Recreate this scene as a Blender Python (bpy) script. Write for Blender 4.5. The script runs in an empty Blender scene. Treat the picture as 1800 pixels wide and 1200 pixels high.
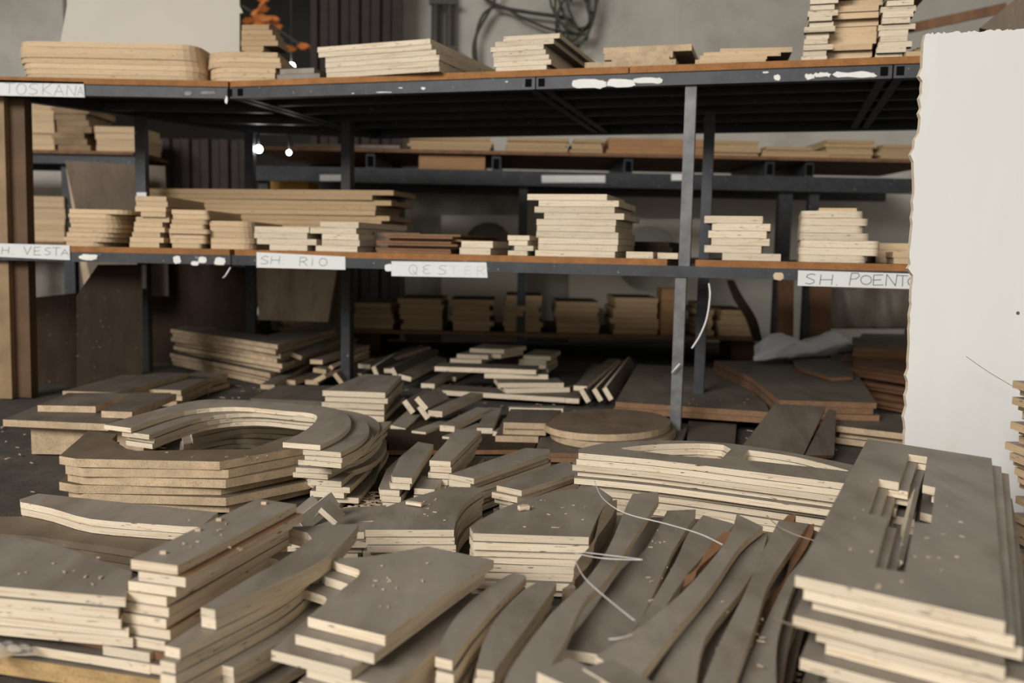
import bpy, bmesh, math, random
from mathutils import Vector, Matrix

# ------------------------------------------------------------------ camera, world, lights
EYE = 0.57
FPX = 1600.0
PITCH = math.atan(162.0 / FPX)
ROLL = 0.020
_fw = Vector((0, math.cos(PITCH), -math.sin(PITCH)))
_up0 = Vector((0, math.sin(PITCH), math.cos(PITCH)))
_rt0 = Vector((1, 0, 0))
_rc = _rt0 * math.cos(ROLL) + _up0 * math.sin(ROLL)
_uc = _up0 * math.cos(ROLL) - _rt0 * math.sin(ROLL)
CAM = Vector((0, 0, EYE))
scene = bpy.context.scene
C = scene.collection
cd = bpy.data.cameras.new('camera')
cam = bpy.data.objects.new('camera', cd)
C.objects.link(cam)
cd.sensor_width = 36.0
cd.lens = 36.0 * FPX / 1800.0
cam.matrix_world = Matrix(((_rc.x, _uc.x, -_fw.x, 0), (_rc.y, _uc.y, -_fw.y, 0), (_rc.z, _uc.z, -_fw.z, EYE), (0, 0, 0, 1)))
cd.clip_start = 0.05
cd.dof.use_dof = True
cd.dof.focus_distance = 1.85
cd.dof.aperture_fstop = 3.2
scene.camera = cam
scene.view_settings.view_transform = 'Standard'
scene.view_settings.look = 'None'
scene.view_settings.gamma = 1.0
scene.view_settings.use_curve_mapping = False
scene.view_settings.exposure = -0.04

world = bpy.data.worlds.new('overcast_sky')
scene.world = world
world.use_nodes = True
world.node_tree.nodes['Background'].inputs[0].default_value = (1.0, 0.93, 0.83, 1)
world.node_tree.nodes['Background'].inputs[1].default_value = 0.78

def area_light(name, loc, target, sx, sy, power, col):
    l = bpy.data.lights.new(name, 'AREA')
    l.shape = 'RECTANGLE'; l.size = sx; l.size_y = sy; l.energy = power; l.color = col
    o = bpy.data.objects.new(name, l); C.objects.link(o)
    o.location = loc
    o.rotation_euler = (Vector(target) - Vector(loc)).to_track_quat('-Z', 'Y').to_euler()
    return o
# daylight falling in through the open loading door behind and to the left of the camera
area_light('door_daylight', (-4.5, -5.0, 4.7), (0.3, 2.3, 0.35), 4.4, 3.0, 930, (1.0, 0.975, 0.94))

# ------------------------------------------------------------------ pixel helpers (1800 x 1200 frame)
def ray(px, py):
    return _fw + _rc * ((px - 900.0) / FPX) + _uc * ((600.0 - py) / FPX)
def F(px, py, h):                                   # point on the horizontal plane z = h
    d = ray(px, py); return CAM + d * ((h - EYE) / d.z)
def G(px, py, y):                                   # point at distance y in front of the camera
    d = ray(px, py); return CAM + d * (y / d.y)
def onplane(px, py, o, n):
    d = ray(px, py); return CAM + d * ((o - CAM).dot(n) / d.dot(n))

# ------------------------------------------------------------------ materials
MATS = {}
def newmat(name, rough=0.7, metal=0.0):
    m = bpy.data.materials.new(name); m.use_nodes = True
    nt = m.node_tree; b = nt.nodes['Principled BSDF']
    b.inputs['Roughness'].default_value = rough; b.inputs['Metallic'].default_value = metal
    MATS[name] = m
    return m, nt, b
def nd(nt, t, **kw):
    n = nt.nodes.new(t)
    for k, v in kw.items(): setattr(n, k, v)
    return n
def lk(nt, a, b): nt.links.new(a, b)
def ramp(nt, stops):
    r = nd(nt, 'ShaderNodeValToRGB'); e = r.color_ramp.elements
    while len(e) < len(stops): e.new(0.5)
    for i, (p, c) in enumerate(stops): e[i].position = p; e[i].color = (*c, 1)
    return r
def coords(nt, scale, kind='Object', rnd=True):
    tc = nd(nt, 'ShaderNodeTexCoord'); mp = nd(nt, 'ShaderNodeMapping')
    mp.inputs['Scale'].default_value = scale
    lk(nt, tc.outputs[kind], mp.inputs['Vector'])
    if rnd:
        oi = nd(nt, 'ShaderNodeObjectInfo'); ml = nd(nt, 'ShaderNodeMath', operation='MULTIPLY')
        ml.inputs[1].default_value = 37.0
        cb = nd(nt, 'ShaderNodeCombineXYZ')
        lk(nt, oi.outputs['Random'], ml.inputs[0])
        for k in range(3): lk(nt, ml.outputs[0], cb.inputs[k])
        lk(nt, cb.outputs[0], mp.inputs['Location'])
    return tc, mp
def noise(nt, mp, scale, detail=4, rough=0.55):
    n = nd(nt, 'ShaderNodeTexNoise'); n.inputs['Scale'].default_value = scale
    n.inputs['Detail'].default_value = detail; n.inputs['Roughness'].default_value = rough
    lk(nt, mp.outputs[0], n.inputs['Vector']); return n
def mix(nt, fac, a, b, mode='MIX'):
    m = nd(nt, 'ShaderNodeMix', data_type='RGBA', blend_type=mode)
    for sock, v in ((m.inputs[0], fac), (m.inputs[6], a), (m.inputs[7], b)):
        if hasattr(v, 'is_output'): lk(nt, v, sock)
        elif isinstance(v, (int, float)): sock.default_value = v
        else: sock.default_value = (*v, 1)
    return m.outputs[2]
def bump(nt, b, h, strength, dist=0.002):
    bp = nd(nt, 'ShaderNodeBump'); bp.inputs['Strength'].default_value = strength; bp.inputs['Distance'].default_value = dist
    lk(nt, h, bp.inputs['Height']); lk(nt, bp.outputs[0], b.inputs['Normal'])
def varied(nt, col, lo=0.86, hi=1.08):              # each board a touch lighter or darker than the next
    oi = nd(nt, 'ShaderNodeObjectInfo'); mr = nd(nt, 'ShaderNodeMapRange')
    mr.inputs['To Min'].default_value = lo; mr.inputs['To Max'].default_value = hi
    lk(nt, oi.outputs['Random'], mr.inputs['Value'])
    cb = nd(nt, 'ShaderNodeCombineXYZ')
    for k in range(3): lk(nt, mr.outputs[0], cb.inputs[k])
    return mix(nt, 1.0, col, cb.outputs[0], 'MULTIPLY')

def ply_edge(name, light, dark, period=0.00185, stain=(0.50, 0.36, 0.22)):
    m, nt, b = newmat(name, 0.75)
    tc, mp = coords(nt, (1, 1, 1))
    sp = nd(nt, 'ShaderNodeSeparateXYZ'); lk(nt, tc.outputs['Object'], sp.inputs[0])
    wob = noise(nt, mp, 6.0, 2)
    a = nd(nt, 'ShaderNodeMath', operation='MULTIPLY_ADD'); a.inputs[1].default_value = 0.0012
    lk(nt, wob.outputs[0], a.inputs[0]); lk(nt, sp.outputs['Z'], a.inputs[2])
    d = nd(nt, 'ShaderNodeMath', operation='DIVIDE'); d.inputs[1].default_value = period; lk(nt, a.outputs[0], d.inputs[0])
    f = nd(nt, 'ShaderNodeMath', operation='FRACT'); lk(nt, d.outputs[0], f.inputs[0])
    r = ramp(nt, [(0.0, dark), (0.20, dark), (0.36, light), (0.70, light), (0.9, tuple(0.5 * (x + y) for x, y in zip(light, dark)))])
    lk(nt, f.outputs[0], r.inputs[0])
    _, mp2 = coords(nt, (9, 9, 260)); n2 = noise(nt, mp2, 1.0, 5)
    r2 = ramp(nt, [(0.50, (0, 0, 0)), (0.68, (1, 1, 1))]); lk(nt, n2.outputs[0], r2.inputs[0])
    sc_ = nd(nt, 'ShaderNodeMath', operation='MULTIPLY'); sc_.inputs[1].default_value = 0.68; lk(nt, r2.outputs[0], sc_.inputs[0])
    c1 = mix(nt, sc_.outputs[0], r.outputs[0], stain)
    _, mp3 = coords(nt, (40, 40, 420)); n3 = noise(nt, mp3, 1.0, 2)      # knot voids
    r3 = ramp(nt, [(0.67, (0, 0, 0)), (0.71, (1, 1, 1))]); lk(nt, n3.outputs[0], r3.inputs[0])
    c2 = mix(nt, r3.outputs[0], c1, (0.09, 0.055, 0.03))
    lk(nt, varied(nt, c2), b.inputs['Base Color'])
    bump(nt, b, f.outputs[0], 0.12, 0.0004)
    return m
ply_edge('ply', (0.82, 0.725, 0.57), (0.46, 0.34, 0.21), 0.0026)
ply_edge('ply_warm', (0.72, 0.54, 0.34), (0.46, 0.31, 0.17), 0.003)
ply_edge('ply_tan_shaded', (0.50, 0.35, 0.19), (0.34, 0.22, 0.11), 0.004)  # darker ply copy: shade on the set-back boards put into the colour
ply_edge('ply_thick', (0.81, 0.71, 0.55), (0.58, 0.45, 0.30), 0.0036)

def face(name, base, var, rough=0.5, grain=(14, 1.2, 1), dust=0.35):
    m, nt, b = newmat(name, rough)
    _, mp = coords(nt, grain); n1 = noise(nt, mp, 2.0, 5)
    r1 = ramp(nt, [(0.3, base), (0.75, var)]); lk(nt, n1.outputs[0], r1.inputs[0])
    _, mp2 = coords(nt, (1, 1, 1)); n2 = noise(nt, mp2, 7.0, 6, 0.65)
    r2 = ramp(nt, [(0.48, (0, 0, 0)), (0.72, (1, 1, 1))]); lk(nt, n2.outputs[0], r2.inputs[0])
    ds = nd(nt, 'ShaderNodeMath', operation='MULTIPLY'); ds.inputs[1].default_value = dust; lk(nt, r2.outputs[0], ds.inputs[0])
    c = mix(nt, ds.outputs[0], r1.outputs[0], tuple(min(1, x * 1.4 + 0.006) for x in base))
    _, mp4 = coords(nt, (5, 2, 1)); n4 = noise(nt, mp4, 2.6, 6, 0.6)      # smears and stains
    r4 = ramp(nt, [(0.36, (0.78, 0.75, 0.71)), (0.52, (1, 1, 1)), (0.7, (1.07, 1.07, 1.08))]); lk(nt, n4.outputs[0], r4.inputs[0])
    c = mix(nt, 1.0, c, r4.outputs[0], 'MULTIPLY')
    _, mp3 = coords(nt, (1, 1, 1)); n3 = noise(nt, mp3, 90.0, 2)
    r3 = ramp(nt, [(0.70, (0, 0, 0)), (0.76, (1, 1, 1))]); lk(nt, n3.outputs[0], r3.inputs[0])
    d3 = nd(nt, 'ShaderNodeMath', operation='MULTIPLY'); d3.inputs[1].default_value = 0.25; lk(nt, r3.outputs[0], d3.inputs[0])
    c = mix(nt, d3.outputs[0], c, (0.55, 0.47, 0.36))
    lk(nt, varied(nt, c, 0.88, 1.08), b.inputs['Base Color'])
    rr = nd(nt, 'ShaderNodeMapRange'); rr.inputs['To Min'].default_value = rough - 0.08; rr.inputs['To Max'].default_value = rough + 0.2
    lk(nt, n2.outputs[0], rr.inputs['Value']); lk(nt, rr.outputs[0], b.inputs['Roughness'])
    return m
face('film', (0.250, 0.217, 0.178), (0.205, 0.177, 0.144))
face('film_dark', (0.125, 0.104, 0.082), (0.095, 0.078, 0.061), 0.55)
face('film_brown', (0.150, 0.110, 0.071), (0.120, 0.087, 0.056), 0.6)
face('raw', (0.62, 0.50, 0.36), (0.52, 0.39, 0.26), 0.7, dust=0.1)

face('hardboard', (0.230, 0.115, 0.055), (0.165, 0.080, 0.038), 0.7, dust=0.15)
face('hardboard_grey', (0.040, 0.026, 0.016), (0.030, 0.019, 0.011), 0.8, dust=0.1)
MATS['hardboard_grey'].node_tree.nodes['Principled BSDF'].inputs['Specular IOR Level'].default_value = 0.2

def chip(name, a, c, d):
    m, nt, b = newmat(name, 0.8)
    _, mp = coords(nt, (1, 1, 1)); n1 = noise(nt, mp, 330.0, 3, 0.7)
    r = ramp(nt, [(0.30, d), (0.45, a), (0.60, a), (0.74, c)]); lk(nt, n1.outputs[0], r.inputs[0])
    _, mp2 = coords(nt, (1, 1, 1)); n2 = noise(nt, mp2, 25.0, 4)
    r2 = ramp(nt, [(0.35, (0.75, 0.75, 0.75)), (0.7, (1.05, 1.05, 1.05))]); lk(nt, n2.outputs[0], r2.inputs[0])
    lk(nt, varied(nt, mix(nt, 1.0, r.outputs[0], r2.outputs[0], 'MULTIPLY')), b.inputs['Base Color'])
    bump(nt, b, n1.outputs[0], 0.5, 0.0012)
chip('chip', (0.55, 0.41, 0.26), (0.72, 0.58, 0.40), (0.26, 0.17, 0.10))
chip('chip_orange', (0.36, 0.155, 0.045), (0.52, 0.27, 0.09), (0.15, 0.06, 0.02))
chip('chip_brown', (0.24, 0.13, 0.065), (0.36, 0.21, 0.11), (0.10, 0.05, 0.025))
chip('chip_yellow', (0.46, 0.30, 0.13), (0.66, 0.48, 0.25), (0.20, 0.12, 0.05))

def plain(name, col, rough=0.6, metal=0.0, var=0.12, scale=12.0, emit=None):
    m, nt, b = newmat(name, rough, metal)
    _, mp = coords(nt, (1, 1, 1)); n1 = noise(nt, mp, scale, 5)
    r = ramp(nt, [(0.3, tuple(x * (1 - var) for x in col)), (0.7, tuple(min(1, x * (1 + var)) for x in col))])
    lk(nt, n1.outputs[0], r.inputs[0]); lk(nt, r.outputs[0], b.inputs['Base Color'])
    if emit:
        b.inputs['Emission Color'].default_value = (*emit[:3], 1); b.inputs['Emission Strength'].default_value = emit[3]
    return m
def steel(name, a, c):
    m, nt, b = newmat(name, 0.5, 0.15)
    _, mp = coords(nt, (10, 10, 10)); n1 = noise(nt, mp, 2.0, 7, 0.65)
    r = ramp(nt, [(0.35, a), (0.7, c)]); lk(nt, n1.outputs[0], r.inputs[0])
    _, mp2 = coords(nt, (1, 1, 1)); n2 = noise(nt, mp2, 60.0, 3)
    r2 = ramp(nt, [(0.69, (0, 0, 0)), (0.73, (1, 1, 1))]); lk(nt, n2.outputs[0], r2.inputs[0])
    ds = nd(nt, 'ShaderNodeMath', operation='MULTIPLY'); ds.inputs[1].default_value = 0.5; lk(nt, r2.outputs[0], ds.inputs[0])
    lk(nt, mix(nt, ds.outputs[0], r.outputs[0], (0.45, 0.44, 0.42)), b.inputs['Base Color'])
steel('steel', (0.022, 0.024, 0.029), (0.044, 0.047, 0.054))
steel('steel_worn', (0.095, 0.096, 0.10), (0.19, 0.19, 0.19))
plain('hollow_shade', (0.006, 0.006, 0.006), 1.0).node_tree.nodes['Principled BSDF'].inputs['Specular IOR Level'].default_value = 0.0  # flat black for the shade inside the hollow tube ends
plain('paint_white', (0.78, 0.77, 0.74), 0.7, var=0.06)
plain('pale_sheet', (0.55, 0.51, 0.44), 0.8, var=0.035, scale=2.5)
plain('paper', (0.70, 0.71, 0.70), 0.8, var=0.03)
plain('pencil', (0.07, 0.07, 0.075), 0.6)
plain('pencil_faint', (0.25, 0.26, 0.26), 0.6)
plain('pencil_ghost', (0.50, 0.51, 0.51), 0.6)
plain('strap', (0.72, 0.70, 0.66), 0.4)
plain('strap_brown', (0.36, 0.27, 0.20), 0.5)
plain('cable_dark', (0.050, 0.045, 0.038), 0.6)
plain('pipe_dark', (0.055, 0.050, 0.038), 0.6)
plain('corrugated', (0.026, 0.016, 0.014), 0.6, var=0.25).node_tree.nodes['Principled BSDF'].inputs['Specular IOR Level'].default_value = 0.25
plain('leaf_orange', (0.62, 0.19, 0.03), 0.6, var=0.3)
plain('leaf_green', (0.06, 0.08, 0.045), 0.7, var=0.3)
plain('bulb', (0.9, 0.9, 0.9), 0.3, emit=(1.0, 0.98, 0.95, 30.0))
plain('cardboard', (0.36, 0.20, 0.09), 0.8)
plain('yellow_plastic', (0.55, 0.26, 0.02), 0.5)
plain('timber', (0.105, 0.055, 0.023), 0.7, var=0.3, scale=6)
plain('timber_pale', (0.25, 0.165, 0.085), 0.7, var=0.3, scale=8)
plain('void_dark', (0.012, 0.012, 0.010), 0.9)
m_, nt_, b_ = newmat('plastic_film', 0.35)
b_.inputs['Base Color'].default_value = (0.86, 0.90, 0.97, 1)
b_.inputs['Roughness'].default_value = 0.45

m_, nt_, b_ = newmat('plastic_clear', 0.2)
b_.inputs['Base Color'].default_value = (0.85, 0.85, 0.85, 1); b_.inputs['Transmission Weight'].default_value = 0.85; b_.inputs['IOR'].default_value = 1.2

# walls and floor
m_, nt_, b_ = newmat('wall_plaster', 0.9)
_, mp_ = coords(nt_, (1, 1, 1), rnd=False); n1_ = noise(nt_, mp_, 2.2, 7, 0.65)
r_ = ramp(nt_, [(0.32, (0.40, 0.38, 0.335)), (0.55, (0.53, 0.51, 0.46)), (0.75, (0.56, 0.545, 0.50))]); lk(nt_, n1_.outputs[0], r_.inputs[0])
_, mpb_ = coords(nt_, (5, 5, 0.5), rnd=False); n2_ = noise(nt_, mpb_, 2.0, 6)
rb_ = ramp(nt_, [(0.60, (0, 0, 0)), (0.85, (0.6, 0.6, 0.6))]); lk(nt_, n2_.outputs[0], rb_.inputs[0])
lk(nt_, mix(nt_, rb_.outputs[0], r_.outputs[0], (0.28, 0.27, 0.245)), b_.inputs['Base Color'])
m_, nt_, b_ = newmat('floor_dirt', 0.95)
_, mp_ = coords(nt_, (1, 1, 1), rnd=False); n1_ = noise(nt_, mp_, 5.0, 9, 0.7)
r_ = ramp(nt_, [(0.30, (0.030, 0.024, 0.018)), (0.55, (0.062, 0.051, 0.040)), (0.75, (0.12, 0.098, 0.077))]); lk(nt_, n1_.outputs[0], r_.inputs[0])
lk(nt_, r_.outputs[0], b_.inputs['Base Color']); bump(nt_, b_, n1_.outputs[0], 0.8, 0.02)
m_, nt_, b_ = newmat('white_panel', 0.75)
_, mp_ = coords(nt_, (4, 0.9, 1), rnd=False); n1_ = noise(nt_, mp_, 2.0, 4)
r_ = ramp(nt_, [(0.3, (0.69, 0.685, 0.665)), (0.7, (0.73, 0.727, 0.71))]); lk(nt_, n1_.outputs[0], r_.inputs[0])
_, mpb_ = coords(nt_, (1, 0.45, 1), rnd=False)
vo_ = nd(nt_, 'ShaderNodeTexVoronoi'); vo_.inputs['Scale'].default_value = 11.0; lk(nt_, mpb_.outputs[0], vo_.inputs['Vector'])
rv_ = ramp(nt_, [(0.05, (0.5, 0.5, 0.5)), (0.22, (0, 0, 0))]); lk(nt_, vo_.outputs['Distance'], rv_.inputs[0])
lk(nt_, mix(nt_, rv_.outputs[0], r_.outputs[0], (0.68, 0.64, 0.52)), b_.inputs['Base Color'])

# ------------------------------------------------------------------ mesh helpers
def tag(o, label=None, cat=None, group=None, kind=None):
    if label: o['label'] = label
    if cat: o['category'] = cat
    if group: o['group'] = group
    if kind: o['kind'] = kind
    return o
def link(name, me, mats, parent=None, mw=None):
    o = bpy.data.objects.new(name, me); C.objects.link(o)
    if me is not None and not me.materials:
        for k in mats: me.materials.append(MATS[k])
    if parent is not None:
        o.parent = parent
        if parent.type == 'EMPTY' or True: o.matrix_parent_inverse = parent.matrix_basis.inverted()
    if mw is not None: o.matrix_basis = mw
    return o
def empty(name, loc=(0, 0, 0)):
    o = bpy.data.objects.new(name, None); C.objects.link(o); o.location = loc; o.empty_display_size = 0.05
    return o
def area2(p): return 0.5 * sum(p[i][0] * p[(i + 1) % len(p)][1] - p[(i + 1) % len(p)][0] * p[i][1] for i in range(len(p)))
def slab_mesh(name, poly, t, holes=(), fmat=0, emat=1):
    """flat board: 2D outline (and holes) extruded from z=0 to z=t; slot 0 faces, slot 1 edges"""
    poly = [tuple(p) for p in poly]
    if area2(poly) < 0: poly = poly[::-1]
    bm = bmesh.new()
    def loop(pts, z): return [bm.verts.new((p[0], p[1], z)) for p in pts]
    if not holes:
        a, b = loop(poly, 0), loop(poly, t)
        bm.faces.new(a[::-1]).material_index = fmat
        bm.faces.new(b).material_index = fmat
        n = len(poly)
        for i in range(n):
            bm.faces.new((a[i], a[(i + 1) % n], b[(i + 1) % n], b[i])).material_index = emat
    else:
        hs = []
        for h in holes:
            h = [tuple(p) for p in h]
            hs.append(h if area2(h) < 0 else h[::-1])
        for z, flip in ((0, True), (t, False)):
            edges = []
            for pts in [poly] + hs:
                vs = loop(pts, z)
                for i in range(len(vs)): edges.append(bm.edges.new((vs[i], vs[(i + 1) % len(vs)])))
            res = bmesh.ops.triangle_fill(bm, use_beauty=True, use_dissolve=False, edges=edges, normal=(0, 0, 1))
            for f in [g for g in res['geom'] if isinstance(g, bmesh.types.BMFace)]:
                f.normal_update()
                if (f.normal.z < 0) != flip: f.normal_flip()
                f.material_index = fmat
        for pts in [poly] + hs:
            for i in range(len(pts)):
                p, q = pts[i], pts[(i + 1) % len(pts)]
                v = [bm.verts.new((p[0], p[1], 0)), bm.verts.new((q[0], q[1], 0)), bm.verts.new((q[0], q[1], t)), bm.verts.new((p[0], p[1], t))]
                bm.faces.new(v).material_index = emat
        bmesh.ops.remove_doubles(bm, verts=bm.verts, dist=1e-6)
    me = bpy.data.meshes.new(name); bm.to_mesh(me); bm.free()
    return me
def frame(o, x, z):
    z = z.normalized(); x = (x - z * x.dot(z)).normalized(); y = z.cross(x)
    return Matrix(((x.x, y.x, z.x, o.x), (x.y, y.y, z.y, o.y), (x.z, y.z, z.z, o.z), (0, 0, 0, 1)))
def plane_board(name, pxs, o, n, t, mats, label=None, cat='board', group=None, holes=(), parent=None, xdir=(1, 0, 0)):
    """board whose visible face lies on the plane (o, n); its thickness goes away from the viewer"""
    o = Vector(o); n = Vector(n).normalized()
    pts = [onplane(p[0], p[1], o, n) for p in pxs]
    c = sum(pts, Vector()) / len(pts)
    M = frame(c - n * t, Vector(xdir), n); inv = M.inverted()
    poly = [(inv @ p)[:2] for p in pts]
    hs = [[(inv @ onplane(q[0], q[1], o, n))[:2] for q in h] for h in holes]
    ob = link(name, slab_mesh(name, poly, t, hs), mats, parent, M)
    return tag(ob, label, cat if label else None, group)
def box_mesh(name, lx, ly, lz, fm=0, em=1):
    return slab_mesh(name, [(-lx / 2, -ly / 2), (lx / 2, -ly / 2), (lx / 2, ly / 2), (-lx / 2, ly / 2)], lz, (), fm, em)
def bar(name, p, q, w, t, mats, parent=None, up=(0, 0, 1), label=None, cat='board', group=None):
    """straight bar from p to q (centre line of its underside), w wide and t thick"""
    p, q = Vector(p), Vector(q); d = q - p
    M = frame((p + q) / 2, d, Vector(up) - d.normalized() * Vector(up).dot(d.normalized()))
    ob = link(name, box_mesh(name, d.length, w, t), mats, parent, M)
    return tag(ob, label, cat if label else None, group)
def tube_pts(name, pts, r, mats, parent=None, sides=6, taper=None):
    bm = bmesh.new(); rings = []
    pts = [Vector(p) for p in pts]
    for i, p in enumerate(pts):
        d = (pts[min(i + 1, len(pts) - 1)] - pts[max(i - 1, 0)]).normalized()
        a = d.orthogonal().normalized() if i == 0 else (rings[-1][1] - d * rings[-1][1].dot(d)).normalized()
        b = d.cross(a); rr = r if taper is None else r * taper(i / (len(pts) - 1))
        rings.append(([bm.verts.new(p + (a * math.cos(6.2832 * k / sides) + b * math.sin(6.2832 * k / sides)) * rr) for k in range(sides)], a))
    for i in range(len(rings) - 1):
        for k in range(sides):
            bm.faces.new((rings[i][0][k], rings[i][0][(k + 1) % sides], rings[i + 1][0][(k + 1) % sides], rings[i + 1][0][k])).smooth = True
    bm.faces.new(rings[0][0][::-1]); bm.faces.new(rings[-1][0])
    c = sum(pts, Vector()) / len(pts)
    bmesh.ops.translate(bm, verts=bm.verts, vec=-c)
    me = bpy.data.meshes.new(name); bm.to_mesh(me); bm.free()
    return link(name, me, mats, parent, Matrix.Translation(c))
def smooth(pts, n=5):
    out = []; m = len(pts)
    for i in range(m - 1):
        p0, p1, p2, p3 = pts[max(i - 1, 0)], pts[i], pts[i + 1], pts[min(i + 2, m - 1)]
        for k in range(n):
            t = k / n
            out.append(tuple(0.5 * (2 * b + (c - a) * t + (2 * a - 5 * b + 4 * c - d) * t * t + (3 * b - a - 3 * c + d) * t ** 3) for a, b, c, d in zip(p0, p1, p2, p3)))
    out.append(tuple(pts[-1])); return out

KIND = {}
ORD = ['topmost', 'second', 'third', 'fourth', 'fifth', 'sixth', 'seventh', 'eighth', 'ninth', 'tenth', 'eleventh', 'twelfth',
       'thirteenth', 'fourteenth', 'fifteenth', 'sixteenth', 'seventeenth', 'eighteenth']
def olabel(adj, i, n, phrase):
    if n == 1: return '%s board, %s' % (adj, phrase)
    if i == 0: return 'top %s board of the %s' % (adj, phrase)
    if i == n - 1: return 'lowest %s board of the %s' % (adj, phrase)
    return '%s %s board down in the %s' % (ORD[i], adj, phrase)
GAP = 0.0010
def stack(phrase, pxs, n, t, base=0.0, mats=('film', 'ply'), adj='grey-faced plywood', jit=0.006, rot=1.2, offs=None,
          holes=(), seed=0, name='plywood_board', group=None, hole_layers=99, faces=None):
    """a pile of n boards cut to one outline; pxs is the outline of the top face in the picture"""
    rn = random.Random(hash_(phrase) + seed)
    h = base + n * (t + GAP)
    pts = [F(p[0], p[1], h) for p in pxs]
    c = sum(pts, Vector()) / len(pts)
    poly = [(p.x - c.x, p.y - c.y) for p in pts]
    hs = [[((F(q[0], q[1], h) - c)[:2]) for q in hh] for hh in holes]
    me = slab_mesh(name, poly, t, hs); me2 = slab_mesh(name, poly, t) if holes else me
    made = []
    for i in range(n):
        dx, dy, r = (0, 0, 0) if i == 0 else (rn.gauss(0, jit), rn.gauss(0, jit), rn.gauss(0, rot))
        if offs and i in offs: dx, dy, r = offs[i]
        M = Matrix.Translation((c.x + dx, c.y + dy, h - i * (t + GAP) - t)) @ Matrix.Rotation(math.radians(r), 4, 'Z')
        o = link(name, me if i < hole_layers else me2, mats, None, M)
        if faces and i in faces:                    # this board has another facing
            o.material_slots[0].link = 'OBJECT'; o.material_slots[0].material = MATS[faces[i]]
        tag(o, olabel(adj, i, n, phrase), 'board', group or ('boards of the ' + phrase))
        made.append(o)
    return made
def hash_(s):
    v = 7
    for ch in s: v = (v * 131 + ord(ch)) % 1000003
    return v

# ------------------------------------------------------------------ the hall
def quad_struct(name, pts, mat, uvs=None):
    me = bpy.data.meshes.new(name); me.from_pydata([Vector(p) for p in pts], [], [(0, 1, 2, 3)])
    o = link(name, me, (mat,)); o['kind'] = 'structure'; return o
def box_struct(name, lo, hi, mat):
    lo, hi = Vector(lo), Vector(hi); s = hi - lo
    o = link(name, box_mesh(name, s.x, s.y, s.z, 0, 0), (mat,), None, Matrix.Translation(((lo.x + hi.x) / 2, (lo.y + hi.y) / 2, lo.z)))
    o['kind'] = 'structure'; return o
# uneven dirt floor as a grid
bm = bmesh.new()
bmesh.ops.create_grid(bm, x_segments=60, y_segments=60, size=6.5)
rf = random.Random(3)
for v in bm.verts: v.co.z = -0.004 - 0.004 * rf.random()
me = bpy.data.meshes.new('floor'); bm.to_mesh(me); bm.free()
fl = link('floor', me, ('floor_dirt',), None, Matrix.Translation((0, 1.0, 0))); fl['kind'] = 'structure'
WY = 5.9
def WG(px, py, y=WY): return G(px, py, y)
# back wall, with the door opening left free: pieces left, right and above
dx0, dx1 = WG(424, 60).x, WG(708, 60).x
box_struct('wall_back', (dx1, WY, -0.01), (6.5, WY + 0.2, 4.4), 'wall_plaster')
box_struct('wall_back', (-6.5, WY, -0.01), (dx0 - 1.12, WY + 0.2, 4.4), 'wall_plaster')
box_struct('wall_back', (dx0 - 1.12, WY, 2.9), (dx1, WY + 0.2, 4.4), 'wall_plaster')
box_struct('wall_left', (-6.7, -3.0, -0.01), (-6.5, WY + 0.2, 4.4), 'wall_plaster')
box_struct('wall_right', (6.5, -5.5, -0.01), (6.7, WY + 0.2, 4.4), 'wall_plaster')
box_struct('ceiling', (-6.7, -2.2, 4.4), (6.7, WY + 0.2, 4.6), 'wall_plaster')
box_struct('doorway_dark', (dx0 - 2.0, WY + 2.5, -0.01), (dx1 + 0.8, WY + 2.6, 4.4), 'void_dark')  # near-black sheet: darkness beyond the doorway put in as colour

# ribbed metal door leaves
def corrugated(name, x0, x1, z0, z1, y, pitch):
    prof = []; x = x0
    while x < x1:
        for fx, dy in ((0, 0), (0.30, 0), (0.42, 0.022), (0.78, 0.022), (0.90, 0)):
            if x + fx * pitch <= x1: prof.append((x + fx * pitch, y + dy))
        x += pitch
    prof.append((x1, y))
    vs = [Vector((a, b, z0)) for a, b in prof] + [Vector((a, b, z1)) for a, b in prof]; n = len(prof)
    me = bpy.data.meshes.new(name); me.from_pydata(vs, [], [(i, i + 1, n + i + 1, n + i) for i in range(n - 1)])
    o = link(name, me, ('corrugated',)); o['kind'] = 'structure'
    s = o.modifiers.new('thick', 'SOLIDIFY'); s.thickness = 0.004
    return o
corrugated('door_1', WG(546, 60, 5.6).x, WG(707, 60, 5.6).x, 0.0, 2.7, 5.6, 0.125)
corrugated('door_2', WG(150, 260, 5.45).x, WG(441, 260, 5.45).x, 0.0, 1.18, 5.45, 0.115)

# pipes and cables on the wall
pp = empty('wall_conduit', WG(778, 60, 5.84))
tag(pp, 'pair of dark vertical pipes clipped to the grey back wall', 'pipe')
for dxp in (765, 790):
    a = WG(dxp, 110, 5.82); tube_pts('pipe', [(a.x, 5.82, 0.4), (a.x, 5.82, 3.0)], 0.028, ('pipe_dark',), pp, 8)
for zy in (8, 90):
    a = WG(760, zy, 5.80); b = WG(797, zy, 5.80)
    bar('bracket', (a.x - .02, 5.80, a.z), (b.x + .02, 5.80, a.z), 0.03, 0.03, ('pipe_dark', 'pipe_dark'), pp)
def cable(pxs, r, label, mat='cable_dark', y=5.80, cat='cable', n=6):
    o = tube_pts('cable', [WG(p[0], p[1], y) for p in smooth(pxs, n)], r, (mat,)); return tag(o, label, cat)
cable([(885, -40), (865, 10), (838, 60), (832, 95), (842, 128)], 0.010, 'dark cable hanging in a long loop down the grey wall')
cable([(842, -10), (880, 12), (930, 22), (985, 30), (1010, 40)], 0.012, 'thick dark cable running sideways to the cable coil')
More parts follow.
